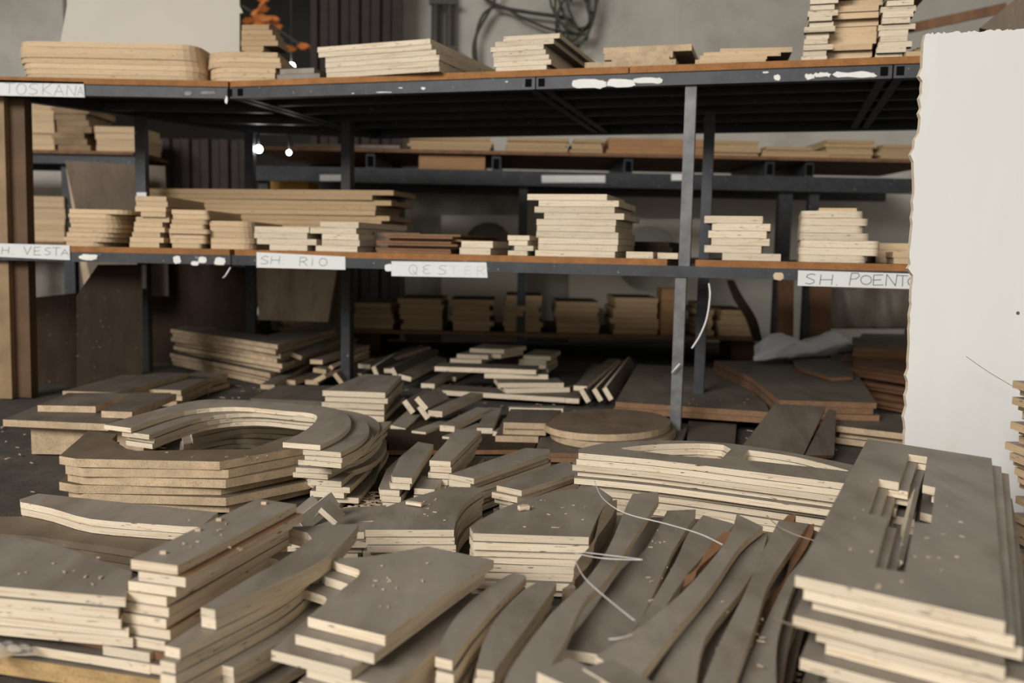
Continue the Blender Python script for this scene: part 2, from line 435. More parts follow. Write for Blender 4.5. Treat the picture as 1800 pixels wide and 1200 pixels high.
cable([(840, 122), (836, 70), (850, 25), (880, 12), (920, 32), (970, 52), (1020, 62)], 0.009, 'thin dark cable drooping under the cable coil')
coil = empty('cable_coil', WG(1015, 25, 5.78)); tag(coil, 'tangled dark coil of cable hanging high on the back wall', 'cable')
rc = random.Random(5)
for k in range(7):
    c0 = WG(1012 + rc.uniform(-10, 10), 8 + rc.uniform(-14, 18), 5.74); ra, rb = rc.uniform(.07, .12), rc.uniform(.12, .2)
    ph = rc.uniform(0, 6); tl = rc.uniform(-.4, .4)
    pts = [(c0.x + ra * math.cos(ph + q * .45) + tl * rb * math.sin(ph + q * .45), c0.y + .02 * math.sin(q), c0.z + rb * math.sin(ph + q * .45)) for q in range(14)]
    tube_pts('loop', pts, 0.008, ('leaf_green' if k % 2 else 'cable_dark',), coil, 6)

# orange leaves in the dark doorway
br = empty('leafy_branch', WG(485, 60, 6.3)); tag(br, 'branch of orange leaves in the dark doorway', 'branch')
tube_pts('twig', [WG(p[0], p[1], 6.3) for p in smooth([(425, 10), (465, 35), (500, 60), (548, 92)], 4)], 0.008, ('cable_dark',), br)
rl = random.Random(11)
leafme = slab_mesh('leaf', [(-.045, 0), (-.015, .022), (.03, .016), (.055, 0), (.03, -.016), (-.015, -.022)], 0.002)
for k in range(22):
    cl = rl.choice([(450, 28), (462, 34), (474, 42), (448, 8), (530, 80), (526, 78)])
    p = WG(cl[0] + rl.gauss(0, 9), cl[1] + rl.gauss(0, 7), 6.3 + rl.uniform(-.05, .05))
    M = Matrix.Translation(p) @ Matrix.Rotation(1.57 + rl.uniform(-.7, .7), 4, 'X') @ Matrix.Rotation(rl.uniform(-.8, .8), 4, 'Y')
    link('leaf', leafme, ('leaf_orange', 'leaf_orange'), br, M)
def bulb(px, py, y, r, label, up=.0):
    e = empty('hanging_bulb', G(px, py, y)); tag(e, label, 'lamp')
    bmb = bmesh.new(); bmesh.ops.create_uvsphere(bmb, u_segments=12, v_segments=8, radius=r)
    me = bpy.data.meshes.new('glass_bulb'); bmb.to_mesh(me); bmb.free()
    link('glass_bulb', me, ('bulb',), e, Matrix.Translation(G(px, py, y)))
    p = G(px, py, y); tube_pts('cord', [p + Vector((0, 0, r)), Vector((p.x, p.y, up))], 0.004, ('cable_dark',), e, 5)
bulb(455, 262, 4.17, 0.017, 'larger glowing bulb seen under the shelf beside the ribbed door', 1.07)
bulb(508, 268, 4.17, 0.011, 'smaller glowing bulb seen under the shelf beside the ribbed door', 1.07)
bulb(512, 117, 6.6, 0.026, 'glowing bright spot in the doorway above the top shelf', 3.0)  # glowing sphere put in for a bright highlight

# ------------------------------------------------------------------ front steel rack
AX = Vector((-0.985, 3.19, 0)); YAW = math.radians(16.2)
EU = Vector((math.cos(YAW), -math.sin(YAW), 0)); EV = Vector((math.sin(YAW), math.cos(YAW), 0))
def R(u, v, z=0.0): return AX + EU * u + EV * v + Vector((0, 0, z))
def S(px, py, v):                                   # u on the rack under a picture column, v behind the front line
    d = ray(px, py); o = AX + EV * v; t = (o - CAM).dot(EV) / d.dot(EV)
    return (CAM + d * t - AX).dot(EU)
def SL(px, py, v):                                  # the same for the left bay, whose front runs straight across
    d = ray(px, py); return (CAM + d * ((3.21 + v) / d.y)).x
TB, TT = 1.065, 1.103                               # top beam: underside, top
MB_, MT = 0.4965, 0.5300                            # middle beam
DT = 0.020                                          # deck thickness
ULEN = 2.75
rack = empty('steel_rack', R(1.2, 0.5)); tag(rack, 'dark grey welded steel rack with two shelf levels, right hand bays', 'rack')
def tube(p, q, w, t, parent, mat='steel', name='beam'): return bar(name, p, q, w, t, (mat, mat), parent)
u940, u1567 = S(940, 160, 0), S(1567, 148, 0)
for a, b in ((0.0, u940), (u940 + .004, u1567), (u1567 + .004, ULEN)):
    o = tube(R(a, 0.02, TB), R(b, 0.02, TB), 0.038, TT - TB, rack)
tube(R(0, 1.12, TB), R(ULEN, 1.12, TB), 0.04, TT - TB, rack, name='back_beam')
midbeam = tube(R(0, 0.02, MB_), R(ULEN, 0.02, MB_), 0.038, MT - MB_, rack, 'steel')
tube(R(0, 1.12, MB_), R(ULEN, 1.12, MB_), 0.04, MT - MB_, rack, name='back_beam')
for uu in (0.02, u940, u1567):
    for k in (-1, 1):                               # twin cross tubes; black plates painted as the shade in their open ends
        o = tube(R(uu + k * .021, 0.045, TB + .004), R(uu + k * .021, 1.10, TB + .004), 0.026, 0.030, rack, name='cross_tube')
        e0 = R(uu + k * .021, -0.0005, TB + .008)
        link('tube_end', box_mesh('tube_end', 0.020, 0.002, 0.024), ('hollow_shade', 'hollow_shade'), o, frame(e0, EU, Vector((0, 0, 1))))
for v in (0.22, 0.42, 0.62, 0.84):
    tube(R(0.05, v, TB + .006), R(ULEN, v, TB + .006), 0.035, 0.031, rack, name='joist')
for v in (0.35, 0.75):
    tube(R(0.02, v, MB_ + .004), R(ULEN, v, MB_ + .004), 0.035, 0.029, rack, name='joist')
# posts
def post(px, py, z, w, parent, top, mat='steel', label=None):
    p = G(px, py, z)
    M = frame(Vector((p.x, p.y, 0)), EU, Vector((0, 0, 1)))
    return link('post', box_mesh('post', w, w, top), (mat, mat), parent, M)
up = S(1211, 300, 0.05)
link('post', box_mesh('post', 0.033, 0.033, MB_), ('steel_worn', 'steel_worn'), rack, frame(R(up - .008, 0.025), EU, Vector((0, 0, 1))))
link('post', box_mesh('post', 0.033, 0.033, TB - MT), ('steel_worn', 'steel_worn'), rack, frame(R(up, 0.03, MT), EU, Vector((0, 0, 1))))
post(1236, 500, 3.26, 0.036, rack, TB)
post(611, 400, 3.72, 0.040, rack, TB)
link('post', box_mesh('post', 0.04, 0.04, TB), ('steel', 'steel'), rack, frame(R(2.4, 0.04), EU, Vector((0, 0, 1))))
link('post', box_mesh('post', 0.04, 0.04, TB), ('steel', 'steel'), rack, frame(R(2.4, 1.10), EU, Vector((0, 0, 1))))
# deck boards of chipboard
def deck(poly, z, label, group):
    c = sum(poly, Vector()) / len(poly)
    o = link('shelf_board', slab_mesh('shelf_board', [(p.x - c.x, p.y - c.y) for p in poly], DT), ('hardboard_grey', 'chip_orange'), None, Matrix.Translation((c.x, c.y, z)))
    return tag(o, label, 'shelf board', group)
def rdeck(u0, u1, z, label, v0=-0.004, v1=1.14): return deck([R(u0, v0), R(u1, v0), R(u1, v1), R(u0, v1)], z, label, 'chipboard shelf boards')
uj = S(1106, 128, 0)
rdeck(0.005, uj - .002, TT, 'long chipboard top shelf board between the two joints')
rdeck(uj + .002, ULEN, TT, 'chipboard top shelf board running behind the white panel')
ua, ub, uc_ = S(1172, 465, 0), S(1222, 465, 0), 0
rdeck(0.01, ua, MT, 'chipboard middle shelf board left of the worn grey post', 0.004)
rdeck(ub, ULEN, MT, 'chipboard middle shelf board right of the worn grey post', 0.004)
# white paint and torn paper stuck to the beams
def blotch(px0, px1, py0, py1, v, parent, seed, label=None, mat='paint_white', n=22, name='paint_patch', rag=0.35):
    rn = random.Random(seed); o = R(0, v); pts = []
    cx, cy, a, b = (px0 + px1) / 2, (py0 + py1) / 2, (px1 - px0) / 2, (py1 - py0) / 2
    for k in range(n):
        th = 6.2832 * k / n; s = 1 - rag * rn.random()
        ex = abs(math.cos(th)) ** .6 * math.copysign(1, math.cos(th)); ey = abs(math.sin(th)) ** .6 * math.copysign(1, math.sin(th))
        pts.append((cx + a * ex * (1 - .3 * rag * rn.random()), cy + b * ey * s))
    return plane_board(name, pts, o, -EV, 0.0012, (mat, mat), parent=parent)
topb = [o for o in rack.children if o.name.startswith('beam')]
for (x0, x1, y0, y1, s) in ((1004, 1068, 138, 157, 1), (1066, 1118, 137, 155, 2), (1112, 1166, 135, 148, 3)):
    blotch(x0, x1, y0, y1, -0.0006, topb[1], s)
for (x0, x1, y0, y1, s) in ((1414, 1432, 127, 141, 4), (1430, 1462, 126, 137, 5), (1460, 1545, 124, 138, 6), (1360, 1372, 130, 142, 7), (1340, 1352, 125, 129, 8)):
    blotch(x0, x1, y0, y1, -0.0006, topb[1], s, rag=.6)
for (x0, x1, y0, y1, s) in ((395, 400, 168, 183, 9),):
    blotch(x0, x1, y0, y1, -0.003, topb[0], s)
for (x0, x1, y0, y1, s) in ((700, 708, 153, 156, 10), (740, 748, 152, 158, 11), (660, 690, 161, 163, 12), (618, 623, 163, 165, 13), (888, 893, 142, 145, 14)):
    blotch(x0, x1, y0, y1, -0.0006, topb[0], s, rag=.7)
for (x0, x1, y0, y1, s) in ((303, 319, 449, 464, 15), (348, 364, 450, 463, 16), (376, 398, 451, 467, 17), (335, 350, 458, 467, 18), (676, 690, 463, 477, 19), (137, 174, 445, 457, 20)):
    if x0 > 400: blotch(x0, x1, y0, y1, -0.0006, midbeam, s, rag=.25)
blotch(1359, 1378, 478, 493, -0.0006, midbeam, 21, mat='raw', rag=.3)

# left bay
lrack = empty('steel_rack', (-1.45, 3.6, 0)); tag(lrack, 'dark grey steel rack bay at the left end beside the timber post', 'rack')
LBL, LBR, LFL, LFR = Vector((-1.17, 4.18, 0)), Vector((-0.66, 4.22, 0)), Vector((-2.15, 3.21, 0)), Vector((-0.992, 3.21, 0))
Z = lambda v, z: v + Vector((0, 0, z))
lb = tube(Z(LFL, TB), Z(LFR, TB), 0.038, TT - TB, lrack)
lm = tube(Z(LFL + Vector((0, .01, 0)), MB_), Z(LFR + Vector((0, .01, 0)), MB_), 0.038, MT - MB_, lrack)
sdir = Vector((-1.85, 3.26, 0))
for zz, tt in ((TB, TT - TB), (MB_, MT - MB_)):
    tube(Z(sdir + Vector((.02, .03, 0)), zz), Z(LBL, zz), 0.04, tt, lrack, name='side_beam')
    tube(Z(LBL, zz), Z(LBR, zz), 0.04, tt, lrack, name='back_beam')
for f in (0.35, 0.68):
    a = sdir.lerp(LBL, f); b = LFR.lerp(LBR, f)
    tube(Z(a, TB + .006), Z(b - Vector((.06, 0, 0)), TB + .006), 0.035, 0.03, lrack, name='joist')
for px, py, z in ((252, 400, 3.68), (440, 300, 4.16)):
    p = G(px, py, z); link('post', box_mesh('post', 0.04, 0.04, TB), ('steel', 'steel'), lrack, Matrix.Translation((p.x, p.y, 0)))
deck([Vector((-2.15, 3.186, 0)), Vector((-0.99, 3.186, 0)), LBR, LBL, sdir + Vector((-.02, .02, 0)), Vector((-2.15, 3.27, 0))], TT, 'chipboard top shelf board of the left bay', 'chipboard shelf boards')
deck([Vector((-2.15, 3.20, 0)), Vector((-0.995, 3.20, 0)), LBR, LBL, sdir + Vector((-.02, .02, 0)), Vector((-2.15, 3.27, 0))], MT, 'chipboard middle shelf board of the left bay', 'chipboard shelf boards')
def blotch_l(px0, px1, py0, py1, seed, parent, y=3.1892, mat='paint_white', name='paint_patch'):
    rn = random.Random(seed); cx, cy, a, b = (px0 + px1) / 2, (py0 + py1) / 2, (px1 - px0) / 2, (py1 - py0) / 2; pts = []
    for k in range(18):
        th = 6.2832 * k / 18; s = 1 - .25 * rn.random()
        pts.append((cx + a * math.copysign(abs(math.cos(th)) ** .7, math.cos(th)) * s, cy + b * math.copysign(abs(math.sin(th)) ** .7, math.sin(th)) * s))
    plane_board(name, pts, (0, y, 0), (0, -1, 0), 0.0012, (mat, mat), parent=parent)
for (x0, x1, y0, y1, s) in ((303, 319, 449, 464, 15), (348, 364, 450, 463, 16), (376, 398, 451, 467, 17), (335, 350, 458, 467, 18), (137, 174, 446, 458, 20)):
    blotch_l(x0, x1, y0, y1, s, lm, 3.1992)
for (x0, x1, y0, y1, s) in ((323, 337, 160, 168, 31), (350, 380, 160, 166, 32)):
    blotch_l(x0, x1, y0, y1, s, lb, mat='steel_worn')
pg = G(248, 345, 3.655)
plane_board('paper_scrap', [(240, 338), (257, 338), (257, 353), (240, 353)], (0, 3.657, 0), (0, -1, 0), 0.001, ('paper', 'paper'), parent=[o for o in lrack.children if o.name.startswith('post')][0])
plane_board('paper_scrap', [(242, 465), (257, 465), (257, 507), (242, 507)], (0, 3.657, 0), (0, -1, 0), 0.001, ('paper', 'paper'), parent=[o for o in lrack.children if o.name.startswith('post')][0])

# ------------------------------------------------------------------ handwritten paper labels
GL = {
 'T': [[(0, 1), (1, .97)], [(.5, 1), (.46, 0)]],
 'O': [[(.5 + .5 * math.cos(1.6 + k * .5236), .5 + .5 * math.sin(1.6 + k * .5236)) for k in range(13)]],
 'S': [[(.95, .9), (.6, 1), (.2, .88), (.1, .68), (.45, .52), (.85, .36), (.8, .12), (.4, 0), (0, .08)]],
 'K': [[(.1, 1), (.05, 0)], [(.9, 1), (.1, .45), (.95, 0)]],
 'A': [[(0, 0), (.5, 1), (1, 0)], [(.2, .38), (.8, .36)]],
 'N': [[(0, 0), (.1, 1), (.85, 0), (1, 1)]],
 'H': [[(.1, 1), (0, 0)], [(1, 1), (.9, 0)], [(.05, .5), (.95, .5)]],
 'V': [[(0, 1), (.45, 0), (1, 1)]],
 'E': [[(.95, 1), (.05, .97), (0, 0), (.95, .02)], [(.02, .5), (.75, .52)]],
 'e': [[(.95, .95), (.45, 1), (.05, .75), (.3, .52), (.7, .52)], [(.3, .52), (0, .25), (.35, 0), (.95, .06)]],
 'R': [[(.05, 0), (.12, 1), (.8, .95), (.9, .7), (.5, .5), (.1, .48)], [(.4, .5), (.95, 0)]],
 'I': [[(.55, .75), (.45, 0)], [(.6, 1), (.62, .93)]],
 'P': [[(.0, 0), (.2, 1), (.8, 1), (.95, .75), (.6, .52), (.12, .5)]],
 'Q': [[(.5 + .45 * math.cos(1.6 + k * .5236), .5 + .5 * math.sin(1.6 + k * .5236)) for k in range(13)], [(.45, .4), (.95, -.05)]],
 '.': [[(.4, .06), (.5, 0)]], ':': [[(.4, .06), (.5, 0)], [(.45, .7), (.55, .64)]],
}
def ribbon(name, strokes, w, mats, parent, M):
    bm = bmesh.new()
    for st in strokes:
        for i in range(len(st) - 1):
            a, b = Vector(st[i]), Vector(st[i + 1]); d = (b - a)
            if d.length < 1e-6: continue
            d.normalize(); p = Vector((-d.y, d.x)) * w * .5; a2, b2 = a - d * w * .35, b + d * w * .35
            vs = [bm.verts.new((q.x, q.y, 0)) for q in (a2 - p, b2 - p, b2 + p, a2 + p)]; bm.faces.new(vs)
    me = bpy.data.meshes.new(name); bm.to_mesh(me); bm.free()
    return link(name, me, mats, parent, M)
def paper_label(corners, o, n, letters, label, ink='pencil', width=0.0016):
    """corners TL,TR,BR,BL in the picture; letters: (char, px left, px right, py top, py bottom, ink)"""
    o, n = Vector(o), Vector(n)
    lab = plane_board('paper_label', corners, o, n, 0.0015, ('paper', 'paper'), label, 'label', 'handwritten shelf labels', xdir=EU if abs(n.x) > .01 else (1, 0, 0))
    M = lab.matrix_basis; inv = M.inverted(); o2 = o + n * 0.0006
    for (ch, x0, x1, y0, y1, ik) in letters:
        st = [[(inv @ onplane(x0 + (x1 - x0) * q[0], y1 + (y0 - y1) * q[1], o2, n))[:2] for q in s] for s in GL[ch]]
        ribbon('letter', st, width, (ik,), lab, M @ Matrix.Translation((0, 0, 0.0015 + 0.0006)))
    return lab
def word(txt, boxes, ink): return [(c, *b, ink) for c, b in zip(txt, boxes)]
ON = R(0, -0.004); 
paper_label([(-40, 139), (147, 144), (149, 171), (-40, 167)], (0, 3.186, 0), (0, -1, 0),
    word('TOSKANA', [(8, 26, 146, 164), (29, 46, 147, 166), (50, 68, 147, 166), (74, 92, 147, 167), (95, 112, 149, 168), (117, 134, 150, 168), (136, 147, 153, 168)], 'pencil_faint'),
    'white paper label lettered TOSKANA on the left end of the top shelf')
paper_label([(-30, 427), (122, 431), (123, 457), (-30, 450)], (0, 3.1965, 0), (0, -1, 0),
    word('SH.VESTA', [(-18, -4, 433, 446), (3, 16, 434, 446), (18, 26, 434, 447), (42, 55, 433, 447), (60, 72, 434, 448), (78, 90, 435, 448), (92, 106, 435, 449), (107, 121, 438, 449)], 'pencil'),
    'white paper label lettered VESTA on the left end of the middle shelf')
paper_label([(451, 443), (607, 451), (607, 474), (451, 470)], R(0, -0.002), -EV,
    word('SH:RIO', [(458, 473, 450, 464), (476, 492, 450, 464), (495, 502, 452, 465), (526, 541, 452, 467), (545, 553, 452, 467), (561, 575, 454, 467)], 'pencil'),
    'white paper label lettered RIO below the two low cream stacks')
paper_label([(688, 459), (855, 461), (857, 488), (688, 485)], R(0, -0.002), -EV,
    [('Q', 718, 734, 465, 482, 'pencil_faint'), ('e', 743, 757, 466, 481, 'pencil_faint'), ('S', 770, 786, 466, 482, 'pencil_faint'), ('T', 790, 806, 467, 482, 'pencil_ghost'), ('E', 817, 829, 468, 482, 'pencil_ghost'), ('R', 838, 852, 468, 483, 'pencil_ghost')],
    'white paper label with fading lettering below the brown hardboard strips')
paper_label([(1403, 475), (1640, 482), (1640, 509), (1402, 502)], R(0, -0.002), -EV,
    word('SH.POENTO', [(1416, 1434, 481, 499), (1441, 1464, 483, 500), (1469, 1473, 485, 501), (1493, 1512, 480, 501), (1513, 1532, 484, 500), (1535, 1553, 483, 501), (1557, 1577, 482, 502), (1578, 1596, 484, 503), (1596, 1614, 487, 503)], 'pencil'),
    'white paper label lettered POENTO beside the white panel', width=0.002)

# ------------------------------------------------------------------ boards on the shelves
TOPZ, MIDZ = TT + DT + 0.0004, MT + DT + 0.0004
def rounded(w, d, rad, corners):
    """rectangle 0..w x 0..d, corners 'fl fr br bl' listed in `corners` rounded by rad (a dict may give one radius each)"""
    out = []
    for key, cx, cy, a0 in (('fl', 0, 0, 180), ('fr', w, 0, 270), ('br', w, d, 0), ('bl', 0, d, 90)):
        if key in corners:
            sx = cx + (rad if cx == 0 else -rad); sy = cy + (rad if cy == 0 else -rad)
            for k in range(6):
                a = math.radians(a0 + 90 * k / 5); out.append((sx + rad * math.cos(a), sy + rad * math.sin(a)))
        else: out.append((cx, cy))
    return out
def shelf_stack(phrase, level, v, depth, layers, t, mats=('raw', 'ply_thick'), adj='pale plywood', skew=0.0, rad=0.0, corners=(), bay='r', name='stacked_board', notch=None, z0=None):
    """layers: bottom to top, each (px left, px right[, extra v]) of the front edge"""
    z = z0 if z0 is not None else (TOPZ if level == 'top' else MIDZ)
    pyq = 110 if level == 'top' else 440
    n = len(layers)
    for i, ly in enumerate(layers):
        vv = v + (ly[2] if len(ly) > 2 else 0)
        if bay == 'r':
            a, b = S(ly[0], pyq, vv), S(ly[1], pyq, vv); o = R(a, vv, z); ex = EU
        else:
            a, b = SL(ly[0], pyq, vv), SL(ly[1], pyq, vv); o = Vector((a, 3.21 + vv, z)); ex = Vector((1, 0, 0))
        w = b - a
        poly = rounded(w, depth, min(rad, w * .48), corners)
        if notch: poly = notch(w, depth)
        c = (w / 2, depth / 2)
        M = frame(o, ex, Vector((0, 0, 1))) @ Matrix.Rotation(math.radians(skew), 4, 'Z') @ Matrix.Translation((c[0], c[1], 0))
        ob = link(name, slab_mesh(name, [(p[0] - c[0], p[1] - c[1]) for p in poly], t), mats, None, M)
        tag(ob, olabel(adj, n - 1 - i, n, phrase), 'board', 'boards of the ' + phrase)
        z += t + GAP
    return z
def jit_layers(x0, x1, n, s, seed, drift=0):
    rn = random.Random(seed); return [(x0 + rn.uniform(-s, s) + drift * i, x1 + rn.uniform(-s, s) + drift * i, rn.uniform(0, .012)) for i in range(n)]

# --- top shelf, left to right
shelf_stack("round-ended stack at the top shelf's far left", 'top', .01, .42, [(32, 352), (30, 350), (28, 351), (24, 349), (22, 347, -.004), (22, 346), (24, 345)], 0.0172, corners=('fr', 'fl'), rad=.07, bay='l', mats=('raw', 'ply_warm'))
shelf_stack("curved top-shelf stack above the beam joint", 'top', .01, .36, [(357, 484), (356, 483), (356, 484), (352, 494), (353, 492), (354, 488)], 0.0166, corners=('fl',), rad=.10, bay='l', mats=('raw', 'ply_warm'))
shelf_stack('low grey block pair on the top shelf', 'top', .01, .2, [(487, 562), (492, 552)], 0.017, mats=('film', 'film'), adj='grey-faced')
shelf_stack("long grey-faced stack on the top shelf", 'top', .01, .75, [(574, 782), (573, 781), (572, 782), (572, 776), (560, 768), (558, 766)], 0.0160, mats=('film', 'ply_thick'), skew=-6)
shelf_stack("leaning cream stack mid top shelf", 'top', .012, .62, [(872, 962, .0), (868, 970), (868, 966), (866, 960), (862, 956), (870, 974), (884, 984)], 0.0145, mats=('film', 'ply'), skew=-3)
shelf_stack('speckled chipboard pile on the top shelf', 'top', .015, .35, [(1028, 1188), (1075, 1176, .04), (1062, 1182, .08), (1060, 1215, .09)], 0.0195, mats=('film', 'chip'), adj='chipboard', name='chipboard_board')
shelf_stack('flat pile of thin offcuts on the top shelf', 'top', .012, .4, [(1222, 1346), (1230, 1348, .02), (1236, 1372, .05), (1265, 1392, .08)], 0.0145, mats=('film', 'ply_warm'), skew=5)
def tslot(w, d): return [(0, 0), (w, 0), (w, .03), (w * .75, .035), (w * .75, d), (.1 * w, d), (.1 * w, .035), (0, .03)]
rn = random.Random(21)
for k, (xa, xb, ph) in enumerate(((1410, 1452, "notched left column of the tall top-shelf pile"), (1540, 1588, "notched right column of the tall top-shelf pile"))):
    lay = []
    for i in range(12):
        s = (8 if i % 3 == 2 else 0)
        lay.append((xa + i * 1.1 + rn.uniform(-3, 3) - s * .4, xb + i * 1.3 + rn.uniform(-3, 3) + s, rn.uniform(0, .02)))
    shelf_stack(ph, 'top', .015, .5, lay, 0.0150, mats=('film', 'ply'), notch=tslot)
lay = [(1450 + rn.uniform(-3, 3), 1532 + rn.uniform(-4, 4) + 1.2 * i, rn.uniform(0, .03)) for i in range(10)]
zt = shelf_stack("recessed centre column of the tall top-shelf pile", 'top', .06, .45, lay, 0.0168, mats=('film', 'ply_warm'))
shelf_stack('loose splayed layer crowning the tall pile', 'top', .03, .4, [(1440, 1490, -.01), (1478, 1560, .03), (1575, 1640, .0), (1440, 1500, .05), (1580, 1662, .0)], 0.013, mats=('film', 'ply'), z0=zt + .004, skew=5)
shelf_stack("low pile between tall pile and white panel", 'top', .012, .4, [(1592, 1660), (1600, 1660, .1), (1606, 1664, .14), (1612, 1668, .2)], 0.016, mats=('film', 'ply_warm'), skew=10)
# upright pale sheet standing behind, and boards behind it
plane_board('plywood_sheet', [(100, 110), (118, 8), (114, -40), (420, -40), (421, 10), (427, 22), (421, 24), (421, 110)], (0, 3.75, TOPZ), (0, -.985, .17), 0.012, ('pale_sheet', 'ply'), 'large pale plywood sheet standing upright on the top shelf', 'board')
shelf_stack('dark slanting stack behind the upright pale sheet', 'top', .34, .13, [(425 + (k % 3) * 2, 462 + 2 * (k % 4)) for k in range(10)] + [(424, 490), (425, 486), (425, 480), (426, 474)], 0.0185, mats=('film_dark', 'ply_tan_shaded'), adj='grey-faced', bay='l', skew=-4)
bar('trim_strip', G(1590, 60, 4.6), G(1770, 22, 4.4), 0.012, 0.045, ('hardboard', 'hardboard'), label='brown curved strip rising behind the white panel', cat='strip')
for i in range(3):
    plane_board('plywood_board', [(1722, 55 - i * 3), (1800, 2 - i * 8), (1835, -8 - i * 6), (1835, 52), (1770, 60)], (0, 3.1 - i * .06, 0), (-.3, -1, .1), 0.014, ('film_brown', 'ply_warm'),
        olabel('brown-faced plywood', 2 - i, 3, 'leaning bundle over the top right corner'), 'board', 'leaning bundle over the top right corner')

# --- middle shelf, left bay
shelf_stack('round-cornered stack at the left of the middle shelf', 'mid', .05, .42, [(117, 182), (113, 196), (118, 200), (122, 206), (126, 208), (124, 206), (122, 205), (124, 226)], 0.0155, corners=('fr',), rad=.055, bay='l', mats=('film_brown', 'ply_warm'))
shelf_stack('tallest narrow stack beside the round-cornered one', 'mid', .06, .4, [(228, 280), (229, 288), (233, 282), (236, 290), (237, 286), (240, 298, .01), (249, 292), (239, 293), (241, 296), (240, 294)], 0.0172, bay='l', mats=('film_brown', 'ply_warm'))
shelf_stack("narrow middle-shelf stack with one jutting end", 'mid', .07, .4, [(303, 354), (300, 362), (299, 362), (298, 367, -.01), (300, 360), (303, 364), (305, 368), (303, 366)], 0.0162, bay='l', mats=('film_brown', 'ply_warm'), corners=('fr',), rad=.015)
shelf_stack('rounded stack left of the first hanging label', 'mid', .09, .45, [(371, 446), (371, 448), (370, 446), (370, 445), (369, 444)], 0.0192, bay='l', mats=('film_brown', 'ply_warm'), corners=('fr',), rad=.05)
# long boards lying behind
z = MIDZ
rn = random.Random(8)
for i in range(12):
    a = G(296 + rn.uniform(-6, 8), 380, 3.98); b = G(700 + rn.uniform(-28, 12), 380, 3.78)
    bar('long_board', (a.x, a.y, z), (b.x, b.y, z), 0.30, 0.019, ('film_brown', 'ply_tan_shaded'),
        label=olabel('long tan', 11 - i, 12, 'low wide pile behind the centre post'), group='long tan boards behind the centre post')
    z += 0.0202
# --- middle shelf, right bays
shelf_stack("low cream stack at the label's left half", 'mid', .03, .42, [(474, 540), (452, 556), (447, 540), (448, 543)], 0.0195, mats=('film', 'ply'))
shelf_stack('low cream stack touching the centre post', 'mid', .035, .42, [(555, 628), (566, 632), (566, 630), (545, 626), (563, 630)], 0.0192, mats=('film', 'ply'))
shelf_stack('grey weathered strips right of the centre post', 'mid', .16, .4, [(640, 700), (636, 716), (634, 722), (632, 738)], 0.0165, mats=('film', 'film_brown'), adj='weathered grey')
rn = random.Random(4)
shelf_stack('thin brown hardboard pile on the middle shelf', 'mid', .05, .5, [(668 + rn.uniform(-12, 16), 806 + rn.uniform(-16, 10), rn.uniform(0, .05)) for i in range(8)], 0.0072, mats=('hardboard', 'hardboard'), adj='brown hardboard', name='hardboard_strip')
shelf_stack('pair of cream blocks right of the hardboard pile', 'mid', .03, .2, [(808, 862), (811, 866)], 0.0215, mats=('film', 'ply'))
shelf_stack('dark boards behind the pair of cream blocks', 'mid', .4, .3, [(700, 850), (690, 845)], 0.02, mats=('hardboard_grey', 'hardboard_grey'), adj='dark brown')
shelf_stack('small cream stack left of the tall straight stack', 'mid', .02, .22, [(893, 927), (904, 937), (894, 927), (892, 930)], 0.0152, mats=('film', 'ply_thick'))
shelf_stack('tall straight cream stack on the middle shelf', 'mid', .03, .34, [(941, 1081), (946, 1085), (946, 1086), (942, 1086), (943, 1080), (942, 1081), (955, 1095), (938, 1078), (945, 1085), (925, 1064)], 0.0186, mats=('film', 'ply'), adj='cream plywood')
shelf_stack('flat cream offcuts left of the worn post', 'mid', .012, .3, [(1101, 1148)], 0.0195, mats=('film', 'ply'), adj='left cream')
shelf_stack('nearer the worn post on the middle shelf', 'mid', .05, .3, [(1156, 1192)], 0.018, mats=('film', 'ply'), adj='flat cream')
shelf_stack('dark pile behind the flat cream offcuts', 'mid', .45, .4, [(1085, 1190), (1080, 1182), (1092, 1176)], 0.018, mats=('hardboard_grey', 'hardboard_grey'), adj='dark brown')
shelf_stack('staggered cream stack right of the worn post', 'mid', .05, .3, [(1270, 1373), (1238, 1338), (1250, 1352), (1244, 1346), (1250, 1352), (1236, 1338)], 0.0212, mats=('film', 'ply_thick'))
shelf_stack('round-cornered stack above the right label', 'mid', .05, .36, [(1405, 1524), (1404, 1546), (1406, 1546), (1404, 1527), (1404, 1516), (1405, 1524), (1405, 1514)], 0.0205, mats=('raw', 'ply_thick'), corners=('fl', 'fr'), rad=.025)
shelf_stack('resting across the back of the right round-cornered stack', 'mid', .3, .2, [(1436, 1502)], 0.02, mats=('film_brown', 'ply_warm'), z0=MIDZ + .15, adj='short tan')
shelf_stack("pile under the short tan board", 'mid', .3, .2, jit_layers(1432, 1500, 7, 4, 3), 0.0208, mats=('film_brown', 'ply_warm'))
shelf_stack("tan middle-shelf pile beside the white panel", 'mid', .28, .3, [(1540, 1600), (1538, 1606), (1545, 1604)], 0.02, mats=('film_brown', 'ply_warm'))
shelf_stack('tan pair against the white panel edge', 'mid', .09, .2, [(1572, 1620), (1570, 1620)], 0.0165, mats=('raw', 'ply_warm'))

